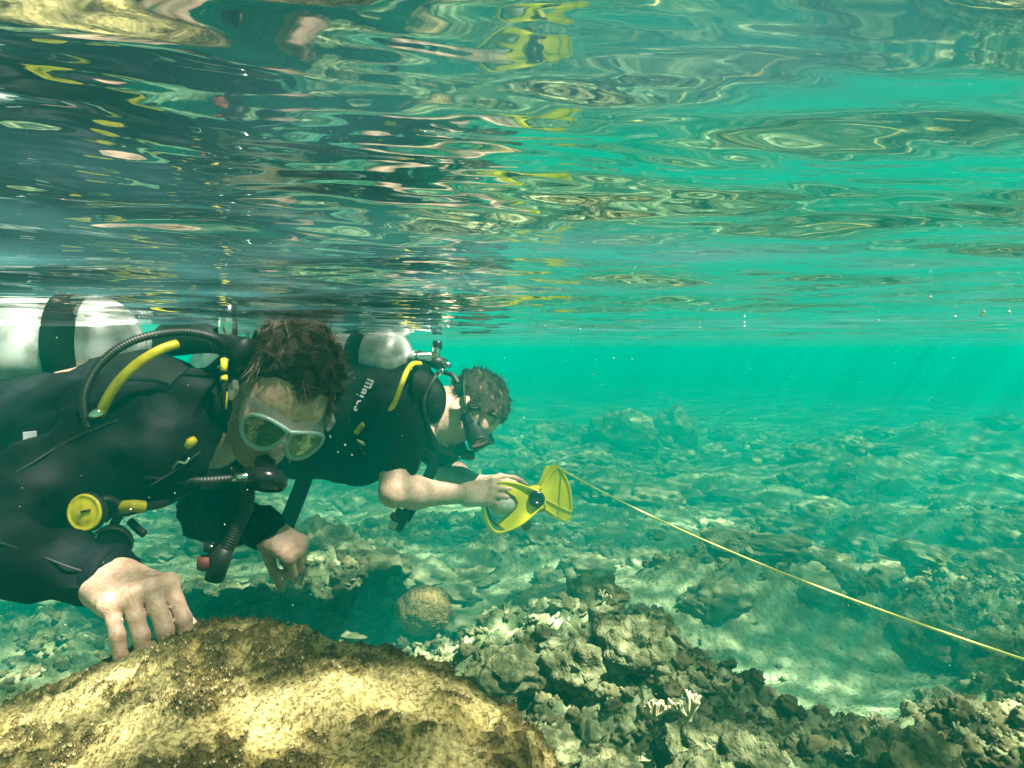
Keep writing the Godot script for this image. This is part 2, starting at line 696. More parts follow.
# a hand: wrist, direction of the fingers, the way the back of the hand faces, +1 when the thumb is on the side of forward x back
# curls: for index, middle, ring, little: three bends in degrees and a spread; thumb: [out, down, bend]
func hand(w: Vector3, fwd: Vector3, back: Vector3, side: float, curls: Array, thumb: Array, s := 1.0) -> Array:
	var f := fwd.normalized()
	var n := (back - f * back.dot(f)).normalized()
	var l := f.cross(n).normalized() * side       # towards the thumb
	var out := []
	var kn := [Vector3(0.026, 0.0, 0.092), Vector3(0.005, 0.003, 0.096), Vector3(-0.0145, 0.001, 0.090), Vector3(-0.031, -0.004, 0.080)]
	var ln := [[0.044, 0.026, 0.022], [0.048, 0.030, 0.024], [0.045, 0.028, 0.023], [0.035, 0.021, 0.020]]
	var rr := [0.0098, 0.0100, 0.0093, 0.0083]
	var P := func(q: Vector3) -> Vector3: return w + (l * q.x + n * q.y + f * q.z) * s
	out.append(cone(w - f * 0.03 * s, w + f * 0.012 * s, 0.026 * s, 0.026 * s, 0.012))
	for i in 4:
		var base: Vector3 = P.call(Vector3(kn[i].x * 0.62, -0.003, 0.012))
		out.append(cone(base, P.call(kn[i] + Vector3(0, -0.004, -0.004)), 0.0165 * s, 0.0118 * s, 0.014))
	out.append(cone(P.call(Vector3(0.018, -0.012, 0.022)), P.call(Vector3(0.012, -0.010, 0.070)), 0.014 * s, 0.010 * s, 0.014))
	out.append(cone(P.call(Vector3(-0.02, -0.010, 0.018)), P.call(Vector3(-0.025, -0.010, 0.062)), 0.013 * s, 0.010 * s, 0.014))
	for i in 4:
		var c: Array = curls[i]
		var sp := deg_to_rad(c[3])
		var ff := f * cos(sp) + l * sin(sp)
		var p: Vector3 = P.call(kn[i])
		var a := 0.0
		out.append([1, p + n * 0.001 * s, Vector3(0.0105, 0.0105, 0.0105) * s, Basis(), 0.0, 0.010, 0.0105 * s])
		for j in 3:
			a += deg_to_rad(c[j])
			var dir := ff * cos(a) - n * sin(a)
			var q: Vector3 = p + dir * ln[i][j] * s
			var r0: float = rr[i] * (1.0 - 0.09 * j) * s
			var mid := p.lerp(q, 0.5)
			out.append(cone(p, mid, r0, r0 * 0.90, 0.0035))
			out.append(cone(mid, q, r0 * 0.90, r0 * (0.95 if j < 2 else 0.80), 0.0035))
			p = q
	var t0: Vector3 = P.call(Vector3(0.016, -0.010, 0.020))
	var a0 := deg_to_rad(thumb[0])
	var a1 := deg_to_rad(thumb[1])
	var d0 := ((f * cos(a0) + l * sin(a0)) * cos(a1) - n * sin(a1)).normalized()
	var t1 := t0 + d0 * 0.046 * s
	var a2 := deg_to_rad(thumb[0] - thumb[2])
	var d1 := ((f * cos(a2) + l * sin(a2)) * cos(a1) - n * sin(a1)).normalized()
	var t2 := t1 + d1 * 0.034 * s
	var t3 := t2 + (d1 * 0.9 + d0 * -0.1 + f * 0.15).normalized() * 0.028 * s
	out.append(cone(t0, t1, 0.0165 * s, 0.0122 * s, 0.012))
	out.append(cone(t1, t2, 0.0112 * s, 0.0102 * s, 0.004))
	out.append(cone(t2, t3, 0.0108 * s, 0.0082 * s, 0.004))
	return out

# a head in its own axes: x to the person's right, y to the crown, z out of the face; o is between the ears at the height of the eyes
func head_prims(o: Vector3, R: Vector3, U: Vector3, F: Vector3) -> Array:
	var b := Basis(R, U, F)
	var P := func(x: float, y: float, z: float) -> Vector3: return o + R * x + U * y + F * z
	var out := [
		ell(P.call(0, 0.034, -0.012), Vector3(0.075, 0.086, 0.097), b, 0.01),
		cone(P.call(0, 0.0, 0.030), P.call(0, -0.075, 0.045), 0.058, 0.036, 0.03),
		cone(P.call(0.0, -0.088, 0.064), P.call(0.0, -0.096, 0.066), 0.024, 0.022, 0.025),
		cone(P.call(-0.034, 0.026, 0.070), P.call(0.034, 0.026, 0.070), 0.017, 0.017, 0.02),
		cone(P.call(0, 0.016, 0.088), P.call(0, -0.030, 0.106), 0.009, 0.0125, 0.012),
	]
	for s in [-1.0, 1.0]:
		out.append(cone(P.call(s * 0.052, -0.045, 0.0), P.call(s * 0.022, -0.092, 0.052), 0.022, 0.018, 0.025))
		out.append(ell(P.call(s * 0.038, -0.028, 0.058), Vector3(0.026, 0.022, 0.026), b, 0.02))
		out.append(ell(P.call(s * 0.011, -0.034, 0.096), Vector3(0.009, 0.008, 0.011), b, 0.006))
	out.append(cone(P.call(-0.018, -0.060, 0.080), P.call(0.018, -0.060, 0.080), 0.0085, 0.0085, 0.008))
	out.append(cone(P.call(-0.016, -0.071, 0.079), P.call(0.016, -0.071, 0.079), 0.0085, 0.0085, 0.006))
	for s in [-1.0, 1.0]:
		out.append(ell(P.call(s * 0.033, -0.001, 0.086), Vector3(0.016, 0.011, 0.014), b, 0.010, true))
		out.append(ell(P.call(s * 0.032, -0.001, 0.072), Vector3(0.0125, 0.0125, 0.0125), b, 0.003))
	for s in [-1.0, 1.0]:
		var eb := b * Basis.from_euler(Vector3(-0.2, s * 0.42, 0.0))
		out.append(ell(P.call(s * 0.080, -0.004, -0.014), Vector3(0.0075, 0.033, 0.020), eb, 0.008))
		out.append(ell(P.call(s * 0.0885, -0.002, -0.012), Vector3(0.006, 0.022, 0.012), eb, 0.004, true))
		out.append(ell(P.call(s * 0.077, -0.030, -0.006), Vector3(0.006, 0.010, 0.009), eb, 0.006))
	return out

# ---------------------------------------------------------------- the divers
const SKULL := Vector3(0.0765, 0.088, 0.0985)
const SKULL_C := Vector3(0, 0.034, -0.012)

func hair_root(rg: RandomNumberGenerator, wob: FastNoiseLite) -> Vector3:
	while true:
		var q := Vector3(rg.randfn(), rg.randfn(), rg.randfn()).normalized()
		var p := SKULL_C + q * SKULL
		# hairline: over the forehead, down past the temples to above the ears, and to the nape
		var line := -0.050
		if p.z > -0.015: line = lerpf(0.005, 0.028, clampf((p.z + 0.015) / 0.03, 0.0, 1.0))
		if p.z > 0.020: line = lerpf(0.028, 0.072, clampf((p.z - 0.020) / 0.040, 0.0, 1.0))
		line += 0.010 * wob.get_noise_3dv(q) + rg.randfn() * 0.003
		if p.y >= line: return q
	return Vector3.UP

# wet hair in locks: each strand runs with the nearest lock and closes on its tip
func hair_mesh(o: Vector3, R: Vector3, U: Vector3, F: Vector3, count: int, locks: int, long: float, sweep: Vector3, lift: float, s: int) -> ArrayMesh:
	var rg := RandomNumberGenerator.new()
	rg.seed = s
	var wob := noise(2.2, s, 2)
	var roots := PackedVector3Array()
	var paths := []
	for k in locks:
		var q := hair_root(rg, wob)
		roots.append(q)
		var turn := Vector3(wob.get_noise_3dv(q * 1.5 + Vector3.ONE), wob.get_noise_3dv(q * 1.5 + Vector3.UP * 3.0), wob.get_noise_3dv(q * 1.5 + Vector3.RIGHT * 5.0))
		var dir := sweep + turn * 2.2 + Vector3(rg.randfn(), rg.randfn(), rg.randfn()) * 0.25
		var L := long * rg.randf_range(0.6, 1.15) * (0.6 if q.y < 0.0 else 1.0)
		var h := lift * rg.randf_range(0.5, 1.3)
		var pts := []
		var c := q
		for j in 6:
			pts.append(SKULL_C + c * (SKULL + Vector3.ONE * (0.003 + h * pow(j / 5.0, 0.7))))
			var tang := (dir - c * dir.dot(c)).normalized()
			c = (c + tang * L / 5.0 / 0.09).normalized()
			dir = dir + turn * 0.5 + Vector3(rg.randfn(), rg.randfn(), rg.randfn()) * 0.12
		paths.append(pts)
	var v := PackedVector3Array()
	var ix := PackedInt32Array()
	var col := PackedColorArray()
	for n in count:
		var q := hair_root(rg, wob)
		var best := 0
		var near := 9.0
		for k in locks:
			var d := roots[k].distance_squared_to(q)
			if d < near:
				near = d
				best = k
		var path: Array = paths[best]
		var root := SKULL_C + q * SKULL
		var stray := rg.randf() < 0.07
		var shut := rg.randf_range(0.45, 0.9) * (0.2 if stray else 1.0)
		var tone := rg.randf_range(0.55, 1.5)
		var cc := Color(0.050 * tone, 0.026 * tone, 0.013 * tone)
		var off: Vector3 = root - path[0]
		var base := v.size()
		var side := Vector3(rg.randfn(), rg.randfn(), rg.randfn()).normalized()
		var jig := Vector3(rg.randfn(), rg.randfn(), rg.randfn()) * 0.0022
		for j in 6:
			var t := j / 5.0
			var x: Vector3 = path[j] + off * (1.0 - shut * t) + jig * t + (q * 0.018 * t * t if stray else Vector3.ZERO)
			if j == 0: x = root
			var wd := 0.0008 * (1.0 - t * 0.75)
			for e in [-1.0, 1.0]:
				var y: Vector3 = x + side * wd * e
				v.append(o + R * y.x + U * y.y + F * y.z)
				col.append(cc)
		for j in 5:
			var i := base + j * 2
			ix.append_array([i, i + 2, i + 1, i + 1, i + 2, i + 3])
	return arrays(v, ix, col)

func scalp(o: Vector3, R: Vector3, U: Vector3, F: Vector3, thick: float, s: int) -> ArrayMesh:
	var b := Basis(R, U, F)
	var P := func(x: float, y: float, z: float) -> Vector3: return o + R * x + U * y + F * z
	var pr := [
		ell(P.call(0, 0.036, -0.014), Vector3(0.076, 0.087, 0.097) + Vector3.ONE * thick, b, 0.01),
		ell(P.call(0, -0.045, 0.075), Vector3(0.115, 0.120, 0.085), b, 0.012, true),
		ell(P.call(0, -0.085, -0.01), Vector3(0.16, 0.085, 0.075), b, 0.012, true),
		ell(P.call(0, -0.14, -0.06), Vector3(0.2, 0.085, 0.12), b, 0.012, true),
	]
	var m := nets(pr, 0.005, noise(30.0, s, 2), 0.003)
	return arrays(m[0], m[1])

# a dive mask in head axes: rim, lenses, skirt and strap
func mask_outline(n: int) -> Array:
	var half := [Vector2(0, 0.027), Vector2(0.022, 0.033), Vector2(0.047, 0.034), Vector2(0.070, 0.023), Vector2(0.078, 0.002), Vector2(0.072, -0.021), Vector2(0.054, -0.035), Vector2(0.031, -0.035), Vector2(0.016, -0.022), Vector2(0.008, -0.006), Vector2(0.0, 0.001)]
	var all := half.duplicate()
	for i in range(half.size() - 2, 0, -1): all.append(Vector2(-half[i].x, half[i].y))
	var p3 := []
	for q in all: p3.append(Vector3(q.x, q.y, -q.x * q.x * 4.0))
	p3.append(p3[0])
	return smooth_path(p3, n)

func dive_mask(o: Vector3, R: Vector3, U: Vector3, F: Vector3, label: String, rim_m: Material, skirt_m: Material, lens_m: Material, strap_m: Material) -> void:
	var root := thing("dive_mask", label, "dive mask", o)
	var g := 0.86
	var c := F * 0.125 + U * -0.002
	var W := func(q: Vector3, z: float, grow: float) -> Vector3: return c + R * q.x * grow * g + U * q.y * grow * g + F * (q.z + z)
	var line := mask_outline(4)
	var st := st_new()
	var pts := []
	for q in line: pts.append(W.call(q, 0.0, 1.0))
	tube(st, pts, 0.0032, 8, false)
	obj("rim", done(st), rim_m, root)
	for s in [-1.0, 1.0]:
		st = st_new()
		var poly := []
		var cen := Vector3(s * 0.043, 0.0, -0.0085)
		var hl := [Vector2(0.004, 0.020), Vector2(0.022, 0.030), Vector2(0.047, 0.031), Vector2(0.068, 0.021), Vector2(0.075, 0.002), Vector2(0.069, -0.020), Vector2(0.053, -0.032), Vector2(0.032, -0.032), Vector2(0.018, -0.020), Vector2(0.010, -0.005)]
		for q in hl: poly.append(Vector3(q.x * s, q.y, -q.x * q.x * 4.0))
		poly.append(poly[0])
		poly = smooth_path(poly, 3)
		for i in poly.size() - 1:
			var A: Vector3 = W.call(cen, -0.002, 1.0)
			var B: Vector3 = W.call(poly[i], -0.002, 1.0)
			var C: Vector3 = W.call(poly[i + 1], -0.002, 1.0)
			if s > 0: tri(st, A, C, B)
			else: tri(st, A, B, C)
		var lens := obj("lens", done(st), lens_m, root)
		st = st_new()                                    # the raised lens rim
		var lr := []
		for q in poly: lr.append(W.call(q, -0.001, 1.0))
		tube(st, lr, 0.0017, 6, false)
		obj("lens_rim", done(st), rim_m, lens)
	var v := PackedVector3Array()
	var depth := [[0.0, 1.0, 0.0], [-0.010, 1.05, 0.0], [-0.026, 1.07, 0.0], [-0.040, 1.05, 0.0], [-0.050, 1.13, 0.0]]
	for dd in depth:
		for q in line:
			var low: float = smoothstep(0.03, -0.01, absf(q.x)) * (-0.020 if q.y < 0.01 else 0.0) * clampf(-dd[0] / 0.02, 0.0, 1.0)
			v.append(W.call(q, dd[0] - 4.0 * q.x * q.x * clampf(-dd[0] / 0.03, 0.0, 1.0) * 1.4, dd[1]) + U * low)
	var skirt := obj("skirt", sheet(v, line.size(), depth.size()), skirt_m, root)
	# nose pocket
	st = st_new()
	lathe(st, [Vector2(0.0, 0.020), Vector2(0.008, 0.018), Vector2(0.014, 0.008), Vector2(0.019, -0.012), Vector2(0.024, -0.030)], c + U * -0.022 + F * -0.012, F * 0.9 + U * -0.35, 14)
	obj("nose_pocket", done(st), skirt_m, skirt)
	# strap round the head, with a buckle each side
	st = st_new()
	var band := []
	for k in 25:
		var a := lerpf(-0.10, PI + 0.10, k / 24.0)
		band.append(R * cos(a) * 0.091 + F * (-sin(a) * 0.124 + 0.012) + U * (0.008 + 0.03 * sin(a)))
	tube(st, band, 0.0105, 6, true, 0.16, U)
	var strap := obj("strap", done(st), strap_m, root)
	for s in [-1.0, 1.0]:
		st = st_new()
		var p: Vector3 = R * s * 0.086 + F * 0.040 + U * 0.006
		plate(st, PackedVector2Array([Vector2(-0.014, -0.010), Vector2(0.014, -0.012), Vector2(0.017, 0.0), Vector2(0.014, 0.012), Vector2(-0.014, 0.010)]), p, Basis(F, U, R * s), 0.010, 0.003)
		obj("buckle", done(st), skirt_m, strap)

# a second stage: round black box with purge cover, mouthpiece and exhaust tee
func second_stage(root: Node3D, o: Vector3, face: Vector3, down: Vector3, r: float, body_m: Material, cover_m: Material) -> void:
	var st := st_new()
	lathe(st, [Vector2(0.0, -0.5), Vector2(0.55, -0.5), Vector2(0.80, -0.40), Vector2(0.98, -0.12), Vector2(1.0, 0.14), Vector2(0.94, 0.24)].map(func(q): return q * r), o, face, 28)
	var case := obj("case", done(st), body_m, root)
	st = st_new()
	lathe(st, [Vector2(0.94, 0.20), Vector2(0.90, 0.30), Vector2(0.82, 0.34), Vector2(0.78, 0.30), Vector2(0.60, 0.36), Vector2(0.30, 0.42), Vector2(0.0, 0.44)].map(func(q): return q * r), o, face, 28)
	obj("purge_cover", done(st), cover_m, case)
	st = st_new()
	var side := face.cross(down).normalized()
	tube(st, smooth_path([o + (down * 0.7 - side * 0.1) * r, o + (down * 1.1 - side * 0.9 - face * 0.2) * r, o + (down * 0.95 - side * 1.5 - face * 0.5) * r], 4), [r * 0.4, r * 0.38, r * 0.36, r * 0.34, r * 0.33, r * 0.3, r * 0.28, r * 0.26, r * 0.25], 10, true, 0.6)
	obj("exhaust_tee", done(st), body_m, case)

func strap_band(called: String, pts: Array, w: float, thick: float, m: Material, root: Node, up: Vector3) -> MeshInstance3D:
	var st := st_new()
	tube(st, smooth_path(pts, 6), w, 8, true, thick / w, up)
	return obj(called, done(st), m, root)

func hose(called: String, pts: Array, r: float, m: Material, root: Node, ribs := 0.0) -> MeshInstance3D:
	var st := st_new()
	var p := smooth_path(pts, 10 if ribs == 0.0 else 40)
	if ribs > 0.0:
		var rr := []
		for i in p.size(): rr.append(r * (1.0 + ribs * (1.0 if i % 3 == 0 else -0.5)))
		tube(st, p, rr, 10)
	else:
		tube(st, p, r, 8)
	return obj(called, done(st), m, root)

func scuba_tank(label: String, a: Vector3, b: Vector3, r: float, bands: Array) -> Node3D:
	var root := thing("scuba_tank", label, "scuba tank", a)
	var ax := (b - a).normalized()
	var L := (b - a).length()
	var st := st_new()
	var prof := [Vector2(0, 0), Vector2(r * 0.8, 0.0), Vector2(r * 0.97, 0.012), Vector2(r, 0.03), Vector2(r, L * 0.5), Vector2(r, L - r * 1.0)]
	for k in 9:
		var t := k / 8.0 * PI * 0.5
		prof.append(Vector2(maxf(cos(t) * r, 0.022), L - r * 0.8 + sin(t) * r * 0.75))
	prof.append(Vector2(0.022, L + 0.015))
	lathe(st, prof, Vector3.ZERO, ax, 40)
	obj("cylinder", done(st), M.tank, root)
	for f in bands:
		st = st_new()
		lathe(st, [Vector2(r, -0.026), Vector2(r + 0.004, -0.025), Vector2(r + 0.005, 0.0), Vector2(r + 0.004, 0.025), Vector2(r, 0.026)], ax * L * f, ax, 40)
		obj("cam_band", done(st), M.webbing, root)
	st = st_new()
	var o := ax * (L + 0.01)
	lathe(st, [Vector2(0.0, 0.06), Vector2(0.016, 0.058), Vector2(0.017, 0.0), Vector2(0.024, -0.004)], o, ax, 16)
	obj("valve", done(st), M.chrome, root)
	return root

func make_diver_near() -> void:
	var sk := M.skin as Material
	# joints
	var neck := at(222, 408, 1.17)
	var hc := at(281, 394, 1.16)
	var F := Vector3(0.30, -0.56, 0.77).normalized()
	var U := Vector3(0.62, 0.68, 0.40)
	U = (U - F * U.dot(F)).normalized()
	var R := F.cross(U).normalized()
	var chest := at(130, 432, 1.17)
	var pelvis := at(-330, 478, 1.40)
	var sr := at(146, 446, 1.01)
	var sl := at(228, 436, 1.34)
	var er := at(-70, 540, 0.84)
	var wr := at(106, 576, 0.82)
	var el := at(208, 512, 1.38)
	var wl := at(264, 529, 1.17)
	var root := thing("person", "nearer diver in long dark sleeves, bare right hand on the mottled boulder", "person", chest)
	root.position = Vector3.ZERO
	# body
	var torso := [cone(pelvis, chest, 0.13, 0.13, 0.05), cone(sr, sl, 0.06, 0.06, 0.06), cone(chest, neck, 0.10, 0.06, 0.05), cone(sr, er, 0.048, 0.040, 0.03), cone(er, wr, 0.038, 0.026, 0.02), cone(sl, el, 0.048, 0.040, 0.03), cone(el, wl, 0.038, 0.026, 0.02)]
	var hp := head_prims(hc, R, U, F)
	hp.append(cone(hc + U * -0.045 + F * -0.025, neck + Vector3(-0.03, 0.0, 0), 0.056, 0.066, 0.03))
	var hr := hand(wr + Vector3(0.004, -0.002, 0), Vector3(0.78, 0.04, 0.60), Vector3(0.05, 0.95, 0.15), -1.0,
		[[62, 22, 14, 4], [66, 22, 12, 1], [66, 24, 14, -5], [60, 30, 20, -12]], [40, 44, 10], 1.04)
	var hl := hand(wl, Vector3(0.74, -0.42, 0.15), Vector3(0.45, 0.70, 0.55), 1.0,
		[[66, 66, 34, 2], [72, 72, 38, 0], [76, 78, 40, -2], [76, 80, 40, -6]], [22, 52, 10], 0.80)
	obj("body", join([nets(torso, 0.03), nets(hp, 0.0045), nets(hr, 0.0028), nets(hl, 0.0032)]), sk, root)
	# suit: one skin over trunk, arms and legs, with folds
	var knee_r := at(-820, 520, 1.30)
	var knee_l := at(-800, 500, 1.62)
	var suit := [cone(pelvis + Vector3(0, 0, 0.06), chest + Vector3(0, -0.005, 0.065), 0.115, 0.118, 0.06), cone(pelvis - Vector3(0, 0, 0.06), chest - Vector3(0, 0.005, 0.065), 0.115, 0.118, 0.06),
		cone(chest, neck + Vector3(-0.015, 0, 0), 0.12, 0.072, 0.05), cone(sr, chest, 0.085, 0.10, 0.05), cone(sl, chest, 0.085, 0.10, 0.05),
		cone(sr, er, 0.078, 0.062, 0.05), cone(er, wr, 0.062, 0.036, 0.03), cone(sl, el, 0.066, 0.052, 0.04), cone(el, wl, 0.050, 0.034, 0.03),
		cone(pelvis + Vector3(0, 0, 0.08), knee_r, 0.095, 0.06, 0.05), cone(pelvis - Vector3(0, 0, 0.08), knee_l, 0.095, 0.06, 0.05)]
	var sm := nets(suit, 0.0125, noise(20.0, 71, 3), 0.016)
	var wet := obj("wetsuit", arrays(sm[0], sm[1]), M.suit, root)
	for c in [[er, wr, 0.0365], [el, wl, 0.0345]]:
		var st := st_new()
		var d: Vector3 = (c[1] - c[0]).normalized()
		var rr: float = c[2]
		lathe(st, [Vector2(rr * 0.8, 0.004), Vector2(rr + 0.001, 0.004), Vector2(rr + 0.003, 0.0), Vector2(rr + 0.003, -0.010), Vector2(rr, -0.016)], c[1] + d * 0.004, d, 24)
		obj("cuff", done(st), M.suit, wet)
	# sewn seams that stand a little proud of the cloth, on the sleeve and along the flank
	for seam in [[[118, 420], [70, 440], [20, 470], [-40, 500]], [[200, 452], [176, 470], [150, 486]], [[-10, 540], [30, 552], [66, 566], [92, 574]]]:
		var pts := []
		for q in seam: pts.append(at(q[0], q[1], 0.4))
		var along := []
		for q in smooth_path(pts, 6): along.append(surface_of(suit, q, q))
		var sst := st_new()
		tube(sst, along, 0.0014, 6)
		obj("seam", done(sst), M.seam, wet)
	obj("hair", hair_mesh(hc, R, U, F, 15000, 260, 0.036, Vector3(-0.25, 0.30, 0.45), 0.013, 5), M.hair, root)
	obj("scalp_hair", scalp(hc, R, U, F, 0.006, 6), M.hair_base, root)
	dive_mask(hc, R, U, F, "clear dive mask with pale blue white frame on the nearer diver's face", M.mask_rim, M.silicone, M.lens, M.strap)
	# vest with shoulder and air cells
	var vest := thing("buoyancy_vest", "dark buoyancy vest strapped round the nearer diver's trunk below the silver tank", "buoyancy vest")
	var vp := [cone(at(-330, 470, 1.36), at(50, 450, 1.17), 0.130, 0.115, 0.05), cone(at(50, 450, 1.17), at(150, 412, 1.16), 0.115, 0.105, 0.05), cone(at(120, 398, 1.10), at(212, 402, 1.12), 0.055, 0.040, 0.04), cone(at(150, 400, 1.28), at(225, 402, 1.27), 0.055, 0.040, 0.04),
		cone(at(95, 455, 1.02), at(40, 505, 1.04), 0.06, 0.075, 0.05), cone(at(40, 505, 1.04), at(-120, 520, 1.08), 0.075, 0.08, 0.04)]
	var vm := nets(vp, 0.014, noise(13.0, 72, 3), 0.012)
	obj("air_cell", arrays(vm[0], vm[1]), M.vest, vest)
	strap_band("shoulder_strap", [at(205, 372, 1.12), at(186, 392, 1.02), at(170, 430, 0.965), at(160, 470, 0.985), at(140, 500, 1.04)], 0.026, 0.004, M.webbing, vest, Vector3(0.3, 0.2, 1))
	strap_band("chest_strap", [at(120, 478, 0.97), at(180, 482, 1.03), at(230, 478, 1.1)], 0.018, 0.004, M.webbing, vest, Vector3(0, 0.3, 1))
	var st2 := st_new()
	tube(st2, [at(187, 447, 0.945), at(191, 442, 0.945), at(195, 439, 0.95)], [0.005, 0.007, 0.005], 10)
	obj("buckle", done(st2), M.yellow, vest)
	st2 = st_new()
	tube(st2, smooth_path([at(172, 468, 0.945), at(178, 462, 0.94), at(185, 463, 0.94), at(189, 458, 0.945)], 5), 0.0022, 8)
	obj("ring", done(st2), M.chrome, vest)
	st2 = st_new()
	plate(st2, PackedVector2Array([Vector2(-0.009, -0.008), Vector2(0.009, -0.008), Vector2(0.009, 0.008), Vector2(-0.009, 0.008)]), at(30, 437, 0.965), Basis.from_euler(Vector3(-0.2, 0.1, 0.1)), 0.005)
	obj("badge", done(st2), M.badge, vest)
	# tank, its first stage and hoses
	var tank := scuba_tank("silver scuba tank at the surface on the nearer diver's back", at(-230, 350, 1.10), at(146, 347, 1.24), 0.092, [0.40, 0.80])
	var reg := thing("regulator", "black regulator with hoses on the nearer diver's tank and in his mouth", "regulator")
	var st := st_new()
	lathe(st, [Vector2(0.0, -0.034), Vector2(0.017, -0.033), Vector2(0.020, -0.020), Vector2(0.020, 0.020), Vector2(0.024, 0.024), Vector2(0.024, 0.036), Vector2(0.0, 0.038)], at(232, 347, 1.10), Vector3(0.9, -0.25, 0.4), 20)
	obj("first_stage", done(st), M.rubber, reg)
	st = st_new()
	lathe(st, [Vector2(0.0, 0.045), Vector2(0.012, 0.043), Vector2(0.014, 0.02), Vector2(0.016, 0.0), Vector2(0.012, -0.03)], at(228, 331, 1.11), Vector3(0.05, 1, 0.1), 16)
	obj("yoke_screw", done(st), M.chrome, reg)
	st = st_new()
	tube(st, [at(168, 340, 1.2), at(205, 338, 1.14), at(236, 345, 1.1)], [0.030, 0.026, 0.016], 12)
	obj("tank_yoke", done(st), M.rubber, reg)
	hose("hose", [at(226, 352, 1.1), at(214, 338, 1.06), at(180, 332, 1.03), at(135, 340, 0.99), at(102, 362, 0.96), at(85, 392, 0.94), at(86, 420, 0.93), at(100, 446, 0.925), at(122, 464, 0.93), at(150, 476, 0.94), at(195, 481, 1.0), at(236, 478, 1.05)], 0.0062, M.rubber, reg, 0.12)
	hose("hose", [at(222, 358, 1.13), at(208, 372, 1.14), at(200, 392, 1.14), at(190, 410, 1.15)], 0.0060, M.rubber, reg)
	var yh := hose("yellow_hose", [at(100, 415, 0.93), at(109, 396, 0.925), at(122, 378, 0.925), at(140, 362, 0.935), at(160, 350, 0.95), at(177, 344, 0.97)], 0.0070, M.yellow, reg)
	st = st_new()
	tube(st, [at(102, 411, 0.928), at(96, 415, 0.928), at(90, 417, 0.93)], [0.0075, 0.0085, 0.006], 12)
	obj("hose_ferrule", done(st), M.chrome, yh)
	st = st_new()
	tube(st, [at(224, 357, 1.065), at(224, 380, 1.06), at(223, 410, 1.055)], 0.0042, 8)
	var cable := obj("inflator_cable", done(st), M.rubber, reg)
	for seg in [[359, 371], [376, 381], [392, 409]]:
		st = st_new()
		tube(st, [at(224, seg[0], 1.0625), at(224, (seg[0] + seg[1]) * 0.5, 1.06), at(223.5, seg[1], 1.0575)], 0.0056, 10)
		obj("yellow_sleeve", done(st), M.yellow, cable)
	st = st_new()
	tube(st, [at(232, 478, 1.045), at(245, 477, 1.05), at(254, 477, 1.06)], 0.0075, 12)
	obj("swivel", done(st), M.chrome, reg)
	var mouth := hc + U * -0.066 + F * 0.150
	second_stage(reg, mouth, (F * 0.85 + U * -0.5).normalized(), (U * -0.85 - F * 0.5).normalized(), 0.034, M.rubber_gloss, M.rubber_gloss)
	st = st_new()
	tube(st, [mouth, mouth - F * 0.05], [0.018, 0.016], 12, true, 0.7)
	obj("mouthpiece", done(st), M.rubber, reg)
	# the spare second stage, yellow, hanging under the chest
	var oc := thing("octopus_regulator", "round yellow spare regulator hanging under the nearer diver's chest", "regulator")
	var of := Vector3(-0.10, 0.10, 0.95).normalized()
	second_stage(oc, at(88, 512, 0.845), of, Vector3(0.1, -1, 0), 0.0255, M.rubber, M.yellow)
	st = st_new()
	tube(st, [at(81, 512, 0.832), at(90, 510, 0.833)], 0.0016, 6)
	obj("cover_mark", done(st), M.rubber, oc)
	hose("yellow_hose_end", [at(122, 507, 0.90), at(133, 506, 0.90), at(144, 507, 0.91)], 0.0085, M.yellow, oc)
	hose("hose", [at(143, 507, 0.91), at(165, 503, 0.97), at(190, 490, 1.04)], 0.006, M.rubber, oc)
	hose("hose", [at(92, 505, 0.875), at(108, 500, 0.89), at(122, 507, 0.90)], 0.0065, M.rubber, oc)
	# gauge console below it
	var g := thing("gauge_console", "dark round gauge console dangling beside the yellow spare regulator", "gauge")
	st = st_new()
	lathe(st, [Vector2(0, -0.014), Vector2(0.022, -0.013), Vector2(0.026, 0.0), Vector2(0.026, 0.010), Vector2(0.023, 0.013), Vector2(0.021, 0.010), Vector2(0.0, 0.010)], at(112, 543, 0.90), Vector3(0.4, -0.1, 0.9), 22)
	obj("case", done(st), M.rubber, g)
	st = st_new()
	lathe(st, [Vector2(0.0205, 0.011), Vector2(0.0, 0.0115)], at(112, 543, 0.90), Vector3(0.4, -0.1, 0.9), 22)
	obj("glass_face", done(st), M.lens_dark, g)
	hose("hose", [at(112, 530, 0.905), at(120, 515, 0.92), at(140, 500, 1.0)], 0.006, M.rubber, g)
	st = st_new()
	plate(st, PackedVector2Array([Vector2(-0.012, 0.014), Vector2(0.016, 0.012), Vector2(0.010, 0.0), Vector2(0.013, -0.016), Vector2(-0.003, -0.006), Vector2(-0.018, -0.001)]), at(89, 541, 0.86), Basis.from_euler(Vector3(0.1, -0.3, 0.0)), 0.004)
	obj("tag", done(st), M.tag, g)
	strap_band("clip", [at(130, 521, 0.92), at(137, 528, 0.915), at(144, 534, 0.91)], 0.006, 0.005, M.rubber, g, Vector3(0, 0, 1))
	# inflator hanging in front of the left arm
	var inf := thing("inflator_hose", "black inflator hose with a red button dangling in front of nearer diver's left arm", "inflator hose")
	hose("hose", [at(245, 468, 1.10), at(248, 500, 1.09), at(236, 530, 1.08), at(220, 562, 1.07)], 0.011, M.rubber, inf, 0.10)
	strap_band("webbing", [at(232, 500, 1.12), at(228, 530, 1.12), at(212, 562, 1.11)], 0.012, 0.003, M.webbing, inf, Vector3(0.2, 0.2, 1))
	st = st_new()
	tube(st, [at(226, 548, 1.07), at(219, 562, 1.07), at(214, 580, 1.07)], [0.013, 0.017, 0.015], 12)
	var unit := obj("power_unit", done(st), M.rubber, inf)
	st = st_new()
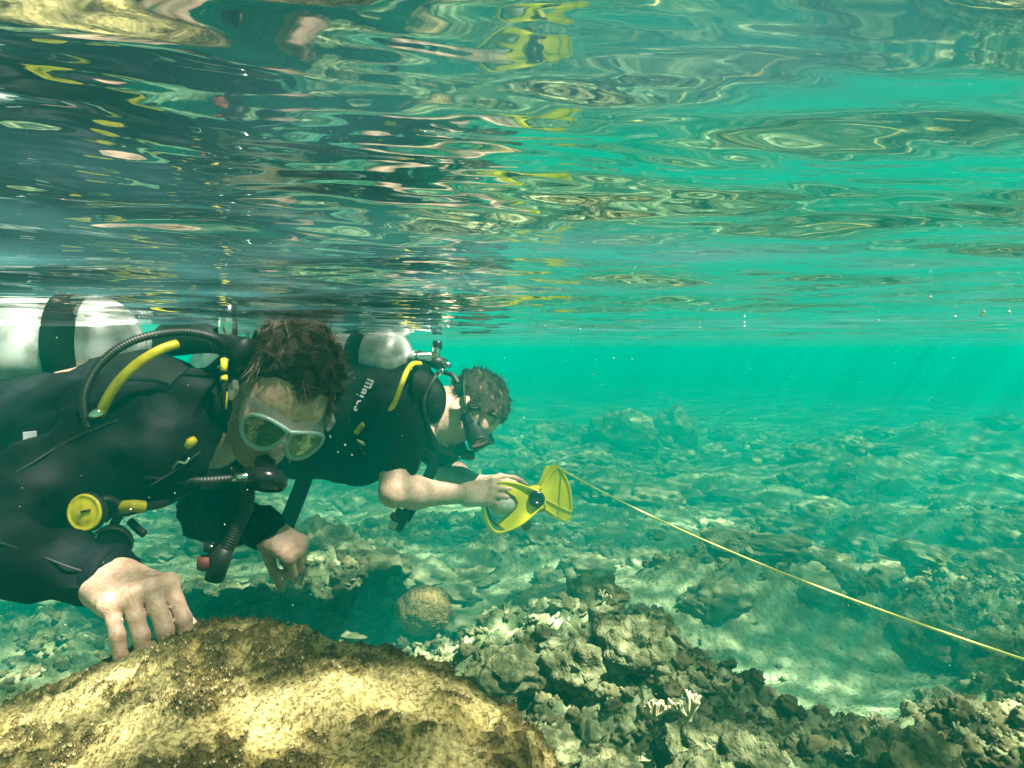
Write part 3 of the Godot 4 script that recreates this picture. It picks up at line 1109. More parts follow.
	lathe(st, [Vector2(0, 0.012), Vector2(0.010, 0.011), Vector2(0.013, 0.004), Vector2(0.013, -0.004)], at(205, 563, 1.06), Vector3(-0.8, 0.1, 0.5), 14)
	obj("red_button", done(st), M.red, unit)
	st = st_new()
	lathe(st, [Vector2(0, 0.012), Vector2(0.008, 0.011), Vector2(0.009, 0.0)], at(211, 548, 1.06), Vector3(-0.8, 0.3, 0.5), 12)
	obj("button", done(st), M.rubber_gloss, unit)
	# pinch of debris between the fingers of the left hand
	var deb := thing("coral_scrap", "small scrap of dark weedy coral pinched in the nearer diver's left fingers", "coral scrap", wl + Vector3(0.0, 0, 0))
	st = st_new()
	var rg := RandomNumberGenerator.new()
	rg.seed = 4
	var d0 := at(287, 572, 1.24) - wl
	for k in 9:
		var e := d0 + Vector3(rg.randf_range(-0.022, 0.022), rg.randf_range(-0.018, 0.008), rg.randf_range(-0.01, 0.012))
		tube(st, [d0, d0.lerp(e, 0.5) + Vector3.UP * 0.003, e], [0.004, 0.003, 0.0015], 5)
	obj("scrap", done(st), M.scrap, deb)

func make_diver_far() -> void:
	var neck := at(432, 404, 2.04)
	var hc := at(470, 409, 2.06)
	var F := Vector3(0.36, -0.90, 0.24).normalized()
	var U := Vector3(0.90, 0.42, 0.10)
	U = (U - F * U.dot(F)).normalized()
	var R := F.cross(U).normalized()
	var chest := at(385, 425, 2.02)
	var pelvis := at(210, 440, 2.30)
	var sr := at(396, 428, 1.86)
	var sl := at(440, 424, 2.20)
	var er := at(394, 492, 1.74)
	var wr := at(462, 494, 1.90)
	var el := at(446, 470, 2.36)
	var wl := at(474, 482, 2.12)
	var root := thing("person", "farther diver in short sleeves holding the yellow reel in bare hands", "person")
	var torso := [cone(pelvis, chest, 0.13, 0.13, 0.05), cone(sr, sl, 0.06, 0.06, 0.06), cone(chest, neck, 0.10, 0.06, 0.05)]
	var arms := [cone(sr, er, 0.053, 0.037, 0.02), cone(er, er.lerp(wr, 0.3), 0.037, 0.042, 0.02), cone(er.lerp(wr, 0.3), wr, 0.042, 0.026, 0.02), cone(sl, el, 0.052, 0.042, 0.02), cone(el, el.lerp(wl, 0.4), 0.042, 0.040, 0.02), cone(el.lerp(wl, 0.4), wl, 0.040, 0.026, 0.02)]
	var hp := head_prims(hc, R, U, F)
	hp.append(cone(hc + U * -0.04 + F * -0.03, neck + Vector3(-0.02, -0.005, 0), 0.054, 0.068, 0.03))
	hp.append(cone(hc + U * -0.03 + F * 0.01, neck + Vector3(0.0, -0.06, 0.0), 0.045, 0.05, 0.04))
	var hr := hand(wr, Vector3(0.95, 0.12, 0.05), Vector3(0.15, 0.55, 0.80), -1.0,
		[[18, 30, 18, 4], [26, 44, 26, 1], [34, 50, 28, -2], [42, 52, 30, -6]], [34, 20, 12], 0.98)
	var hl := hand(wl, Vector3(0.95, 0.12, 0.10), Vector3(-0.20, 0.85, -0.50), 1.0,
		[[12, 18, 12, 2], [18, 26, 16, 0], [24, 32, 18, -2], [30, 36, 20, -6]], [30, 34, 10], 0.98)
	obj("body", join([nets(torso, 0.03), nets(arms, 0.009), nets(hp, 0.0055), nets(hr, 0.0038), nets(hl, 0.0038)]), M.skin, root)
	var knee_r := at(20, 470, 2.35)
	var knee_l := at(30, 460, 2.62)
	var suit := [cone(pelvis + Vector3(0, 0, 0.06), chest + Vector3(0, 0.005, 0.06), 0.12, 0.135, 0.06), cone(pelvis - Vector3(0, 0, 0.06), chest + Vector3(0, 0.005, -0.06), 0.12, 0.135, 0.06),
		cone(chest, neck + Vector3(-0.035, -0.01, 0), 0.13, 0.085, 0.05), cone(sr, chest, 0.085, 0.11, 0.05), cone(sl, chest, 0.085, 0.11, 0.05),
		cone(sr, sr.lerp(er, 0.50), 0.085, 0.068, 0.04), cone(sl, sl.lerp(el, 0.5), 0.085, 0.068, 0.04),
		cone(pelvis + Vector3(0, 0, 0.08), knee_r, 0.10, 0.065, 0.05), cone(pelvis - Vector3(0, 0, 0.08), knee_l, 0.10, 0.065, 0.05)]
	var sm := nets(suit, 0.015, noise(17.0, 81, 3), 0.013)
	obj("wetsuit", arrays(sm[0], sm[1]), M.suit, root)
	obj("hair", hair_mesh(hc, R, U, F, 7000, 160, 0.028, Vector3(0.1, 0.4, 0.5), 0.008, 15), M.hair, root)
	obj("scalp_hair", scalp(hc, R, U, F, 0.004, 16), M.hair_base, root)
	dive_mask(hc, R, U, F, "black dive mask with black strap on the farther diver's face", M.rubber, M.rubber, M.lens_dark, M.rubber)
	var vest := thing("buoyancy_vest", "black buoyancy vest with white lettering worn by the farther diver", "buoyancy vest")
	var vp := [cone(at(215, 428, 2.28), at(350, 422, 2.02), 0.165, 0.175, 0.05), cone(at(350, 420, 2.02), at(415, 400, 1.99), 0.165, 0.095, 0.05), cone(at(345, 445, 1.93), at(362, 462, 1.93), 0.10, 0.07, 0.06), cone(at(345, 385, 2.0), at(412, 380, 2.0), 0.07, 0.05, 0.04)]
	var vm := nets(vp, 0.015, noise(12.0, 82, 3), 0.007)
	obj("air_cell", arrays(vm[0], vm[1]), M.vest, vest)
	strap_band("shoulder_strap", [at(424, 362, 1.98), at(420, 385, 1.87), at(420, 410, 1.84), at(424, 440, 1.90), at(432, 452, 1.97)], 0.024, 0.005, M.webbing, vest, Vector3(0.3, 0.2, 1))
	strap_band("waist_strap", [at(420, 452, 1.9), at(432, 462, 1.95), at(428, 478, 1.94), at(405, 518, 1.86)], 0.020, 0.004, M.webbing, vest, Vector3(0.2, 0.1, 1))
	strap_band("hanging_strap", [at(312, 452, 1.86), at(304, 480, 1.84), at(294, 506, 1.83), at(286, 526, 1.83)], 0.022, 0.004, M.webbing, vest, Vector3(0.1, 0.1, 1))
	var st := st_new()
	plate(st, PackedVector2Array([Vector2(-0.018, -0.03), Vector2(0.018, -0.03), Vector2(0.022, 0.0), Vector2(0.018, 0.03), Vector2(-0.018, 0.03), Vector2(-0.022, 0.0)]), at(399, 520, 1.85), Basis.from_euler(Vector3(0.0, 0.2, -0.45)), 0.02, 0.004)
	obj("weight_pocket", done(st), M.rubber, vest)
	st = st_new()
	plate(st, PackedVector2Array([Vector2(-0.010, -0.009), Vector2(0.010, -0.009), Vector2(0.010, 0.009), Vector2(-0.010, 0.009)]), at(394, 516, 1.835), Basis.from_euler(Vector3(0.0, 0.2, -0.45)), 0.006)
	obj("red_clip", done(st), M.red, vest)
	st = st_new()
	plate(st, PackedVector2Array([Vector2(-0.011, -0.010), Vector2(0.011, -0.010), Vector2(0.011, 0.010), Vector2(-0.011, 0.010)]), at(393, 525, 1.835), Basis.from_euler(Vector3(0.0, 0.2, -0.45)), 0.006)
	obj("pale_clip", done(st), M.tag, vest)
	# maker's lettering down the side of the air cell, laid on its surface
	var lm := TextMesh.new()
	var fnt := SystemFont.new()
	fnt.font_names = PackedStringArray(["Droid Sans"])
	fnt.font_weight = 700
	lm.font = fnt
	lm.text = "mares"
	lm.font_size = 64
	lm.pixel_size = 0.00058
	lm.depth = 0.004
	var txt := obj("lettering", lm, M.print, vest)
	var w0 := surface_of(vp, at(371, 382, 1.6), at(371, 382, 1.0))
	var w1 := surface_of(vp, at(358, 412, 1.6), at(358, 412, 1.0))
	var mid := surface_of(vp, at(364.5, 397, 1.6), at(364.5, 397, 1.0))
	var along := (w1 - w0).normalized()
	var e := 0.01
	var outw := Vector3(field(mid + Vector3(e, 0, 0), vp) - field(mid - Vector3(e, 0, 0), vp), field(mid + Vector3(0, e, 0), vp) - field(mid - Vector3(0, e, 0), vp), field(mid + Vector3(0, 0, e), vp) - field(mid - Vector3(0, 0, e), vp)).normalized()
	outw = (outw - along * outw.dot(along)).normalized()
	txt.transform = Transform3D(Basis(along, outw.cross(along), outw), mid + outw * 0.009)
	st = st_new()
	var lo := surface_of(vp, at(356, 420, 1.6), at(356, 420, 1.0)) + outw * 0.006
	for k in 2:
		plate(st, PackedVector2Array([Vector2(-0.018, -0.004), Vector2(0.018, -0.004), Vector2(0.018, 0.004), Vector2(-0.018, 0.004)]), lo + Vector3(-0.008 + 0.016 * k, 0.008 * k, 0.0), Basis.from_euler(Vector3(0, 0, 0.75)), 0.004, 0.001)
		obj("emblem", done(st), M.print if k == 1 else M.red, vest)
		st = st_new()
	var tank := scuba_tank("white scuba tank with one dark strap on the farther diver's back", at(205, 372, 2.25), at(412, 358, 2.0), 0.088, [0.80])
	var reg := thing("regulator", "regulator with short hose at the farther diver's neck and mouth", "regulator")
	st = st_new()
	tube(st, [at(418, 358, 2.0), at(432, 360, 1.99), at(444, 366, 1.98)], [0.024, 0.020, 0.022], 12)
	obj("first_stage", done(st), M.rubber, reg)
	st = st_new()
	lathe(st, [Vector2(0, 0.04), Vector2(0.010, 0.04), Vector2(0.013, 0.02), Vector2(0.014, -0.02), Vector2(0, -0.03)], at(436, 356, 1.98), Vector3(0.1, 1, 0.1), 14)
	obj("yoke_screw", done(st), M.chrome, reg)
	st = st_new()
	lathe(st, [Vector2(0, 0.02), Vector2(0.014, 0.018), Vector2(0.016, 0.0), Vector2(0.010, -0.02)], at(437, 347, 1.98), Vector3(0.1, 1, 0.1), 14)
	obj("knob", done(st), M.rubber_gloss, reg)
	for k in 2:
		st = st_new()
		lathe(st, [Vector2(0, 0.016), Vector2(0.008, 0.014), Vector2(0.009, -0.01)], at(440 + 6 * k, 372 - 8 * k, 1.96), Vector3(0.8, 0.5 - 0.8 * k, 0.5), 12)
		obj("port_plug", done(st), M.chrome, reg)
	hose("hose", [at(442, 372, 1.97), at(452, 375, 1.95), at(458, 383, 1.93)], 0.0075, M.rubber, reg)
	hose("hose", [at(436, 376, 1.90), at(424, 400, 1.82), at(428, 425, 1.83), at(440, 448, 1.88), at(452, 455, 1.93)], 0.0062, M.rubber, reg)
	hose("yellow_hose", [at(375, 425, 1.80), at(385, 418, 1.79), at(394, 404, 1.79), at(401, 386, 1.80), at(407, 371, 1.84), at(413, 364, 1.88), at(420, 364, 1.92)], 0.0078, M.yellow, reg)
	hose("yellow_hose_end", [at(356, 433, 1.81), at(360, 428, 1.805), at(364, 424, 1.80)], 0.008, M.yellow, reg)
	hose("hose", [at(375, 425, 1.80), at(368, 430, 1.80), at(362, 440, 1.82), at(362, 455, 1.86)], 0.0062, M.rubber, reg)
	st = st_new()
	tube(st, [at(357, 440, 1.80), at(364, 444, 1.80), at(371, 446, 1.81)], [0.003, 0.005, 0.002], 8)
	obj("pale_toggle", done(st), M.tag, reg)
	var mouth := hc + U * -0.066 + F * 0.125
	second_stage(reg, mouth, (F * 0.8 + U * -0.55).normalized(), (U * -0.8 - F * 0.5).normalized(), 0.034, M.rubber_gloss, M.rubber)
	st = st_new()
	tube(st, [mouth, mouth - F * 0.05], [0.018, 0.016], 12, true, 0.7)
	obj("mouthpiece", done(st), M.rubber, reg)

# the first point of a field met along a line
func surface_of(prims: Array, from: Vector3, dir: Vector3) -> Vector3:
	var p := from
	for k in 60:
		var d := field(p, prims)
		if d < 0.001: break
		p += dir.normalized() * d * 0.9
	return p

# ---------------------------------------------------------------- the reel and its line
func make_reel() -> void:
	var o := at(534, 499, 1.94)
	var b := Basis.from_euler(Vector3(-0.22, 0.20, 0.0))
	var s := 1.05 * 1.94 / FOCAL / 8.53            # one step of the drawing in metres
	var D := func(x: float, y: float) -> Vector2: return Vector2(x - 555.0, 418.0 - y) * s
	var root := thing("line_reel", "yellow plastic line reel with fan-shaped guide held by the farther diver", "reel", o)
	var X := func(q: Vector2, z: float) -> Vector3: return b.x * q.x + b.y * q.y + b.z * z
	var fan_plate: Node
	for k in 2:
		var z := 0.030 - 0.060 * k
		var st := st_new()
		var fan := [D.call(585, 345), D.call(640, 250), D.call(690, 150), D.call(735, 150), D.call(765, 190), D.call(805, 260), D.call(830, 330), D.call(838, 410), D.call(838, 490), D.call(838, 580), D.call(785, 608), D.call(700, 555), D.call(625, 500)]
		plate(st, PackedVector2Array(fan), X.call(Vector2.ZERO, z), b, 0.004)
		fan_plate = obj("fan_plate", done(st), M.yellow_plastic, root) if k == 0 else fan_plate
		if k == 1: obj("fan_plate", done(st), M.yellow_plastic, root)
	var st := st_new()
	var ribs := [[D.call(590, 345), D.call(650, 262), D.call(745, 165)], [D.call(745, 165), D.call(800, 255), D.call(832, 350), D.call(838, 450), D.call(836, 535)], [D.call(640, 430), D.call(730, 485), D.call(836, 535)], [D.call(620, 498), D.call(700, 555), D.call(785, 606)]]
	for r in ribs:
		st = st_new()
		var pts := []
		for q in r: pts.append(X.call(q, 0.034))
		tube(st, smooth_path(pts, 5), 0.0036, 8)
		obj("rib", done(st), M.yellow_plastic, fan_plate)
	# the arms and the loop of the handle: broad bands seen nearly edge on
	var top := [D.call(590, 370), D.call(500, 330), D.call(400, 290), D.call(300, 276), D.call(215, 288), D.call(160, 350)]
	var low := [D.call(590, 480), D.call(520, 540), D.call(430, 605), D.call(330, 648), D.call(225, 660), D.call(165, 590), D.call(138, 500), D.call(140, 420), D.call(160, 350)]
	for a in [top, low]:
		st = st_new()
		var pts := []
		for q in a: pts.append(X.call(q, 0.0))
		var path := smooth_path(pts, 6)
		var rr := []
		for i in path.size(): rr.append(lerpf(0.046, 0.024, float(i) / path.size()))
		tube(st, path, rr, 10, true, 0.13, b.y)
		obj("frame_arm", done(st), M.yellow_plastic, root)
	# side cheeks of the frame
	st = st_new()
	var cheek := [D.call(600, 350), D.call(500, 318), D.call(400, 290), D.call(290, 275), D.call(230, 300), D.call(320, 352), D.call(385, 396), D.call(405, 440), D.call(385, 490), D.call(325, 545), D.call(245, 605), D.call(300, 655), D.call(380, 632), D.call(460, 590), D.call(540, 540), D.call(620, 490)]
	plate(st, PackedVector2Array(cheek), X.call(Vector2.ZERO, 0.026), b, 0.006)
	obj("frame_cheek", done(st), M.yellow_plastic, root)
	st = st_new()
	plate(st, PackedVector2Array(cheek), X.call(Vector2.ZERO, -0.026), b, 0.006)
	obj("frame_cheek", done(st), M.yellow_plastic, root)
	st = st_new()
	lathe(st, [Vector2(0.0, -0.024), Vector2(0.040, -0.024), Vector2(0.040, -0.020), Vector2(0.026, -0.018), Vector2(0.028, 0.0), Vector2(0.026, 0.018), Vector2(0.040, 0.020), Vector2(0.040, 0.024), Vector2(0.0, 0.024)], Vector3.ZERO, b.z, 28)
	var spool := obj("spool", done(st), M.yellow, root)
	st = st_new()
	lathe(st, [Vector2(0.0235, 0.026), Vector2(0.0235, 0.040), Vector2(0.0205, 0.046), Vector2(0.0130, 0.047), Vector2(0.010, 0.044), Vector2(0.0, 0.044)], Vector3.ZERO, b.z, 26)
	obj("hub_knob", done(st), M.rubber_gloss, spool)
	st = st_new()                       # pale drum behind the fingers
	tube(st, [X.call(D.call(190, 420), 0.0), X.call(D.call(260, 440), 0.0), X.call(D.call(350, 455), 0.0), X.call(D.call(412, 450), 0.0)], [0.018, 0.030, 0.028, 0.016], 18)
	obj("grip_drum", done(st), M.drum, root)
	st = st_new()
	var g := []
	for q in [D.call(160, 455), D.call(178, 520), D.call(205, 580), D.call(255, 618)]: g.append(X.call(q, 0.004))
	tube(st, smooth_path(g, 5), 0.010, 10, true, 0.35, b.x)
	obj("grip_strip", done(st), M.rubber, root)
	st = st_new()
	lathe(st, [Vector2(0.0, -0.014), Vector2(0.014, -0.013), Vector2(0.017, 0.0), Vector2(0.013, 0.013), Vector2(0.0, 0.014)], X.call(D.call(480, 620), -0.004), (b.x + b.y * 0.6).normalized(), 14)
	obj("brake_knob", done(st), M.brown, root)
	# the line, hanging a little between the reel and beyond the edge of the view
	var a: Vector3 = o + X.call(D.call(758, 176), 0.02)
	var e := at(1150, 700, 0.86)
	var pts := []
	for k in 41:
		var t := k / 40.0
		pts.append(a.lerp(e, t) - Vector3.UP * 0.035 * 4.0 * t * (1.0 - t))
	st = st_new()
	tube(st, pts, 0.0023, 8)
	var ln := obj("reel_line", done(st), M.line, self)
	tag(ln, "thin yellow line running out from the reel across the reef", "line")

# ---------------------------------------------------------------- boulder, corals, rubble
func make_boulder() -> void:
	var o := Vector3(-0.335, -0.853, -0.60)
	var n1 := noise(2.2, 31, 4)
	var n2 := noise(9.0, 32, 4)
	var n3 := noise(34.0, 33, 3)
	var np := noise(5.5, 34, 4)
	var nq := noise(46.0, 35, 3)
	var nu := 620
	var nv := 300
	var v := PackedVector3Array()
	var col := PackedColorArray()
	var pale := Color(0.35, 0.31, 0.13)
	var cream := Color(0.48, 0.44, 0.23)
	var dark := Color(0.075, 0.066, 0.027)
	# the outline of a squared, flat-topped lump from the crown down, in even steps
	var prof := []
	var run := [0.0]
	for k in 401:
		var a := k / 400.0 * PI * 0.5
		var w := Vector2(pow(sin(a), 0.52), pow(maxf(cos(a), 0.0), 0.32))
		if k > 0: run.append(run[-1] + (Vector2(w.x * 0.36, w.y * 0.53) - Vector2(prof[-1].x * 0.36, prof[-1].y * 0.53)).length())
		prof.append(w)
	var at_k := 0
	for j in nv:
		var goal: float = run[-1] * j / (nv - 1.0)
		while at_k < 399 and run[at_k + 1] < goal: at_k += 1
		var w: Vector2 = prof[at_k].lerp(prof[at_k + 1], clampf((goal - run[at_k]) / maxf(run[at_k + 1] - run[at_k], 1e-6), 0.0, 1.0))
		for i in nu:
			var ph := TAU * i / nu
			var p := Vector3(signf(cos(ph)) * pow(absf(cos(ph)), 0.66) * w.x * 0.44, w.y * 0.53, signf(sin(ph)) * pow(absf(sin(ph)), 0.72) * w.x * 0.275)
			var q := Vector3(cos(ph) * w.x, maxf(w.y, 0.05), sin(ph) * w.x).normalized()
			p.x += 0.36 * p.z
			p.y -= 0.115 * smoothstep(-0.08, 0.42, -p.x) + 0.02 * p.x
			var r := 0.032 * n1.get_noise_3dv(p) + 0.016 * n2.get_noise_3dv(p) + 0.0045 * n3.get_noise_3dv(p)
			var m := 0.7 * np.get_noise_3dv(p * Vector3(1.0, 1.3, 1.5)) + 0.75 * n2.get_noise_3dv(p * 1.4 + Vector3.ONE * 3.0)
			var s := nq.get_noise_3dv(p)
			var share := smoothstep(-0.02, 0.26, m + 0.75 * s - 0.01)
			r += 0.005 * share * (0.6 + s) + 0.004 * s + 0.0022 * nq.get_noise_3dv(p * 2.6)
			v.append(o + p + q * r)
			var c := pale.lerp(cream, clampf(0.4 - 1.6 * m + s * 0.5, 0.0, 1.0)).lerp(dark, share * 0.93)
			c *= 1.0 + 0.25 * s
			c.a = 1.0
			col.append(c)
	var root := thing("boulder", "large mottled tan boulder under the nearer diver's resting hand", "boulder", Vector3.ZERO)
	obj("stone", sheet(v, nu, nv, true, col, true), M.boulder, root)
	# short algae standing on the dark patches
	var tuft := st_new()
	var rg := RandomNumberGenerator.new()
	rg.seed = 61
	for k in 5:
		var a := TAU * k / 5.0 + rg.randf()
		var d := Vector3(cos(a), 1.4, sin(a)).normalized()
		var s := d.cross(Vector3.UP).normalized() * 0.12
		tri(tuft, -s, s, d * rg.randf_range(0.7, 1.2))
	var where := []
	var tint := []
	while where.size() < 26000:
		var i := rg.randi_range(0, v.size() - 1)
		if col[i].r > 0.30 and rg.randf() < 0.93: continue
		var up := (v[i] - o).normalized()
		var x := up.cross(Vector3(rg.randfn(), rg.randfn(), rg.randfn())).normalized()
		var h := rg.randf_range(0.0015, 0.0045)
		where.append(Transform3D(Basis(x, up, x.cross(up)).scaled(Vector3.ONE * h), v[i] + Vector3(rg.randfn(), 0, rg.randfn()) * 0.002))
		var t := rg.randf_range(0.5, 1.5)
		tint.append(Color(0.13 * t, 0.10 * t, 0.04 * t) if rg.randf() < 0.85 else Color(0.55, 0.48, 0.28))
	scatter("algae_turf", done(tuft, true), where, tint, M.tinted, root)

func scatter(called: String, mesh: Mesh, where: Array, tint: Array, m: Material, parent: Node = self) -> MultiMeshInstance3D:
	var mm := MultiMesh.new()
	mm.transform_format = MultiMesh.TRANSFORM_3D
	mm.use_colors = true
	mm.mesh = mesh
	mm.instance_count = where.size()
	for i in where.size():
		mm.set_instance_transform(i, where[i])
		mm.set_instance_color(i, tint[i])
	var o := MultiMeshInstance3D.new()
	o.name = numbered(called) if parent == self else called
	o.multimesh = mm
	o.material_override = m
	o.set_meta("kind", "stuff")
	parent.add_child(o, true)
	return o

# a lump of dead coral: a sphere grid pushed about by cells and noise, coloured by turf and bare skeleton
func lump(s: int, nu: int, nv: int, rough: float, cell_f: float, turf_share: float, pale: Color, turf: Color) -> ArrayMesh:
	var na := noise(1.1, s, 3)
	var nc := noise(cell_f, s + 1, 1, FastNoiseLite.TYPE_CELLULAR)
	var nf := noise(7.0, s + 2, 3)
	var v := PackedVector3Array()
	var col := PackedColorArray()
	for j in nv:
		var th := PI * j / (nv - 1.0)
		for i in nu:
			var ph := TAU * i / nu
			var q := Vector3(sin(th) * cos(ph), cos(th), sin(th) * sin(ph))
			var cell := -nc.get_noise_3dv(q + Vector3(0.1, 0.1, 0.1) * na.get_noise_3dv(q * 2.0))
			var f := nf.get_noise_3dv(q)
			var r := 1.0 + 0.45 * na.get_noise_3dv(q) + rough * (cell - 0.4) + 0.07 * f
			v.append(q * r)
			var c := pale.lerp(turf, clampf(turf_share + 0.9 * na.get_noise_3dv(q * 2.1 + Vector3.ONE) + 0.7 * f - (cell - 0.5) * 0.8, 0.0, 1.0))
			c *= 1.0 + 0.3 * f
			c.a = 1.0
			col.append(c)
	return sheet(v, nu, nv, true, col, true)

func make_corals() -> void:
	var turf := Color(0.10, 0.125, 0.062)
	var pale := Color(0.34, 0.37, 0.22)
	var lumps := []
	for k in 8: lumps.append(lump(100 + k * 7, 56, 30, 0.34, 2.4 + 0.5 * (k % 4), 0.68 + 0.06 * (k % 3), pale, turf))
	# heads that stand out one by one: px, py, depth, size x, y, z, which, name, label, category
	var heads := [
		[533, 592, 1.98, 0.13, 0.09, 0.11, 0, "coral_rock", "dark knobbly coral rock at the left crest of the central rubble mound"],
		[596, 588, 1.85, 0.085, 0.070, 0.08, 1, "coral_rock", "rounded dark coral knob crowning the central rubble mound"],
		[652, 606, 1.80, 0.055, 0.050, 0.05, 2, "coral_rock", "small pale-topped coral knob right of the mound's dark crown"],
		[630, 640, 1.62, 0.08, 0.06, 0.08, 3, "coral_rock", "dark crusty coral rock on the mound's near slope below its crown"],
		[575, 640, 1.60, 0.085, 0.06, 0.07, 4, "coral_rock", "turf-covered coral rock in the middle of the mound facing the lens"],
		[505, 640, 1.58, 0.08, 0.05, 0.08, 5, "coral_rock", "low coral rock between the big boulder and the rubble mound"],
		[545, 690, 1.36, 0.075, 0.055, 0.06, 6, "coral_rock", "grey coral rock close beside the right shoulder of the big boulder"],
		[610, 705, 1.32, 0.085, 0.05, 0.07, 7, "coral_rock", "crumbled coral rock in the near rubble right of the big boulder"],
		[690, 690, 1.42, 0.07, 0.05, 0.06, 0, "coral_rock", "knobbly rock in the near rubble under the middle of the line"],
		[745, 700, 1.40, 0.08, 0.05, 0.07, 2, "coral_rock", "broken coral rock beside the little branching coral"],
		[700, 745, 1.25, 0.07, 0.05, 0.06, 4, "coral_rock", "pale crusted rock at the bottom edge below the branching coral"],
		[910, 740, 1.30, 0.10, 0.085, 0.08, 1, "coral_rock", "dark overhanging coral rock at the lower right of the view"],
		[975, 755, 1.22, 0.08, 0.06, 0.08, 3, "coral_rock", "coral rock in the lower right corner of the view"],
		[860, 700, 1.50, 0.06, 0.035, 0.05, 5, "coral_rock", "small coral rock left of the dark lower-right overhang"],
		[945, 655, 1.75, 0.09, 0.05, 0.06, 6, "coral_rock", "rounded rock just below the line near the right edge"],
		[545, 545, 2.55, 0.16, 0.045, 0.09, 7, "coral_slab", "flat dark slab of coral lying just below the yellow reel"],
		[640, 560, 2.45, 0.07, 0.03, 0.05, 2, "coral_rock", "small dark hump on pale sand below the line"],
		[662, 612, 1.95, 0.12, 0.03, 0.05, 6, "coral_slab", "low dark ledge of coral shading the pale sand"],
		[745, 540, 2.75, 0.19, 0.045, 0.10, 0, "coral_rock", "long dark coral ridge crossed by the middle of the line"],
		[815, 548, 2.75, 0.13, 0.06, 0.10, 3, "coral_rock", "dark coral rock just above the line right of the long ridge"],
		[720, 515, 3.1, 0.06, 0.07, 0.06, 1, "coral_rock", "narrow upright coral stump above the long dark ridge"],
		[930, 580, 2.35, 0.13, 0.07, 0.10, 4, "coral_rock", "broad coral rock above the line near the right edge"],
		[1000, 600, 2.2, 0.13, 0.07, 0.10, 5, "coral_rock", "shadowed coral rock above the line at the right edge"],
		[880, 525, 3.3, 0.22, 0.08, 0.14, 7, "coral_rock", "low hazy coral rock in the right middle distance"],
		[985, 590, 2.9, 0.25, 0.10, 0.14, 2, "coral_rock", "hazy rounded coral rock at the right edge in the middle distance"],
		[606, 480, 4.6, 0.30, 0.10, 0.18, 6, "coral_rock", "rubbly coral patch in the haze right behind the reel"],
		[655, 485, 4.4, 0.30, 0.09, 0.18, 0, "coral_rock", "crusty coral patch in the haze below the two round heads"],
		[320, 520, 2.9, 0.16, 0.12, 0.14, 3, "coral_rock", "dark bushy coral rock between the two divers"],
		[470, 545, 2.8, 0.14, 0.035, 0.09, 1, "coral_slab", "low crusted slab on the sand left of the reel"],
		[350, 570, 2.3, 0.12, 0.03, 0.08, 4, "coral_slab", "low turf slab on the sand behind the nearer diver's left hand"],
	]
	for h in heads:
		var d: float = h[2]
		var p := at(h[0], h[1], d)
		p.y = minf(p.y, floor_y(p.x, p.z) + h[4] * 0.40)
		p.y = maxf(p.y, floor_y(p.x, p.z) - h[4] * 0.2)
		var r := obj(h[7], lumps[h[6]], M.reef)
		r.transform = Transform3D(Basis.from_euler(Vector3(0.0, float(h[0]) * 0.37, 0.0)).scaled_local(Vector3(h[3], h[4], h[5])), p)
		tag(r, h[8], "rock")
	# two big round heads far off
	var k := 0
	for h in [[622, 452, 6.2, 0.30, 0.24, "larger pale-capped round coral head far off in the green haze"], [674, 455, 6.4, 0.22, 0.24, "smaller dark round coral head next to the larger one far off"], [560, 462, 6.6, 0.35, 0.16, "low spreading coral head far off in haze behind the reel"]]:
		var p := at(h[0], h[1], h[2])
		p.y = floor_y(p.x, p.z) + h[4] * 0.55
		var r := obj("coral_mound", lump(300 + k * 9, 90, 48, 0.22, 3.6, 0.35, pale, turf), M.reef)
		r.transform = Transform3D(Basis.from_euler(Vector3(0, k * 1.3, 0)).scaled_local(Vector3(h[3], h[4], h[3])), p)
		tag(r, h[5], "coral")
		k += 1
	# the brain coral: a dome with winding grooves
	brain_coral(at(424, 610, 1.95), 0.078, "round brain coral dome behind the big boulder", 401)
	# little branching corals
	branching(at(688, 716, 1.33), 0.045, "pale little branching coral in a dark hollow of the near rubble", 7)
	branching(at(655, 716, 1.36), 0.035, "tiny pale branching coral left of the larger one in the hollow", 8)
	branching(at(880, 735, 1.36), 0.036, "pale finger coral under the dark overhang at the lower right", 9)
	branching(at(606, 602, 1.78), 0.032, "whitish finger coral on the flank of the mound's dark crown", 11)

func brain_coral(c: Vector3, r: float, label: String, s: int) -> void:
	var nw := noise(1.6, s, 2)
	var nr := noise(6.5, s + 1, 2)
	var v := PackedVector3Array()
	var col := PackedColorArray()
	var nu := 180
	var nv := 100
	for j in nv:
		var th := PI * j / (nv - 1.0) * 0.8
		for i in nu:
			var ph := TAU * i / nu
			var q := Vector3(sin(th) * cos(ph), cos(th), sin(th) * sin(ph))
			var g := absf(nr.get_noise_3dv(q))
			var ridge := smoothstep(0.0, 0.14, g)
			v.append(q * Vector3(1.05, 0.88, 1.0) * r * (1.0 + 0.10 * nw.get_noise_3dv(q) + 0.035 * (ridge - 0.5)))
			var cc := Color(0.115, 0.10, 0.045).lerp(Color(0.31, 0.25, 0.12), ridge) * (1.0 + 0.3 * nw.get_noise_3dv(q * 3.0))
			cc.a = 1.0
			col.append(cc)
	var o := obj("brain_coral", sheet(v, nu, nv, true, col, true), M.reef)
	o.position = c
	tag(o, label, "coral")

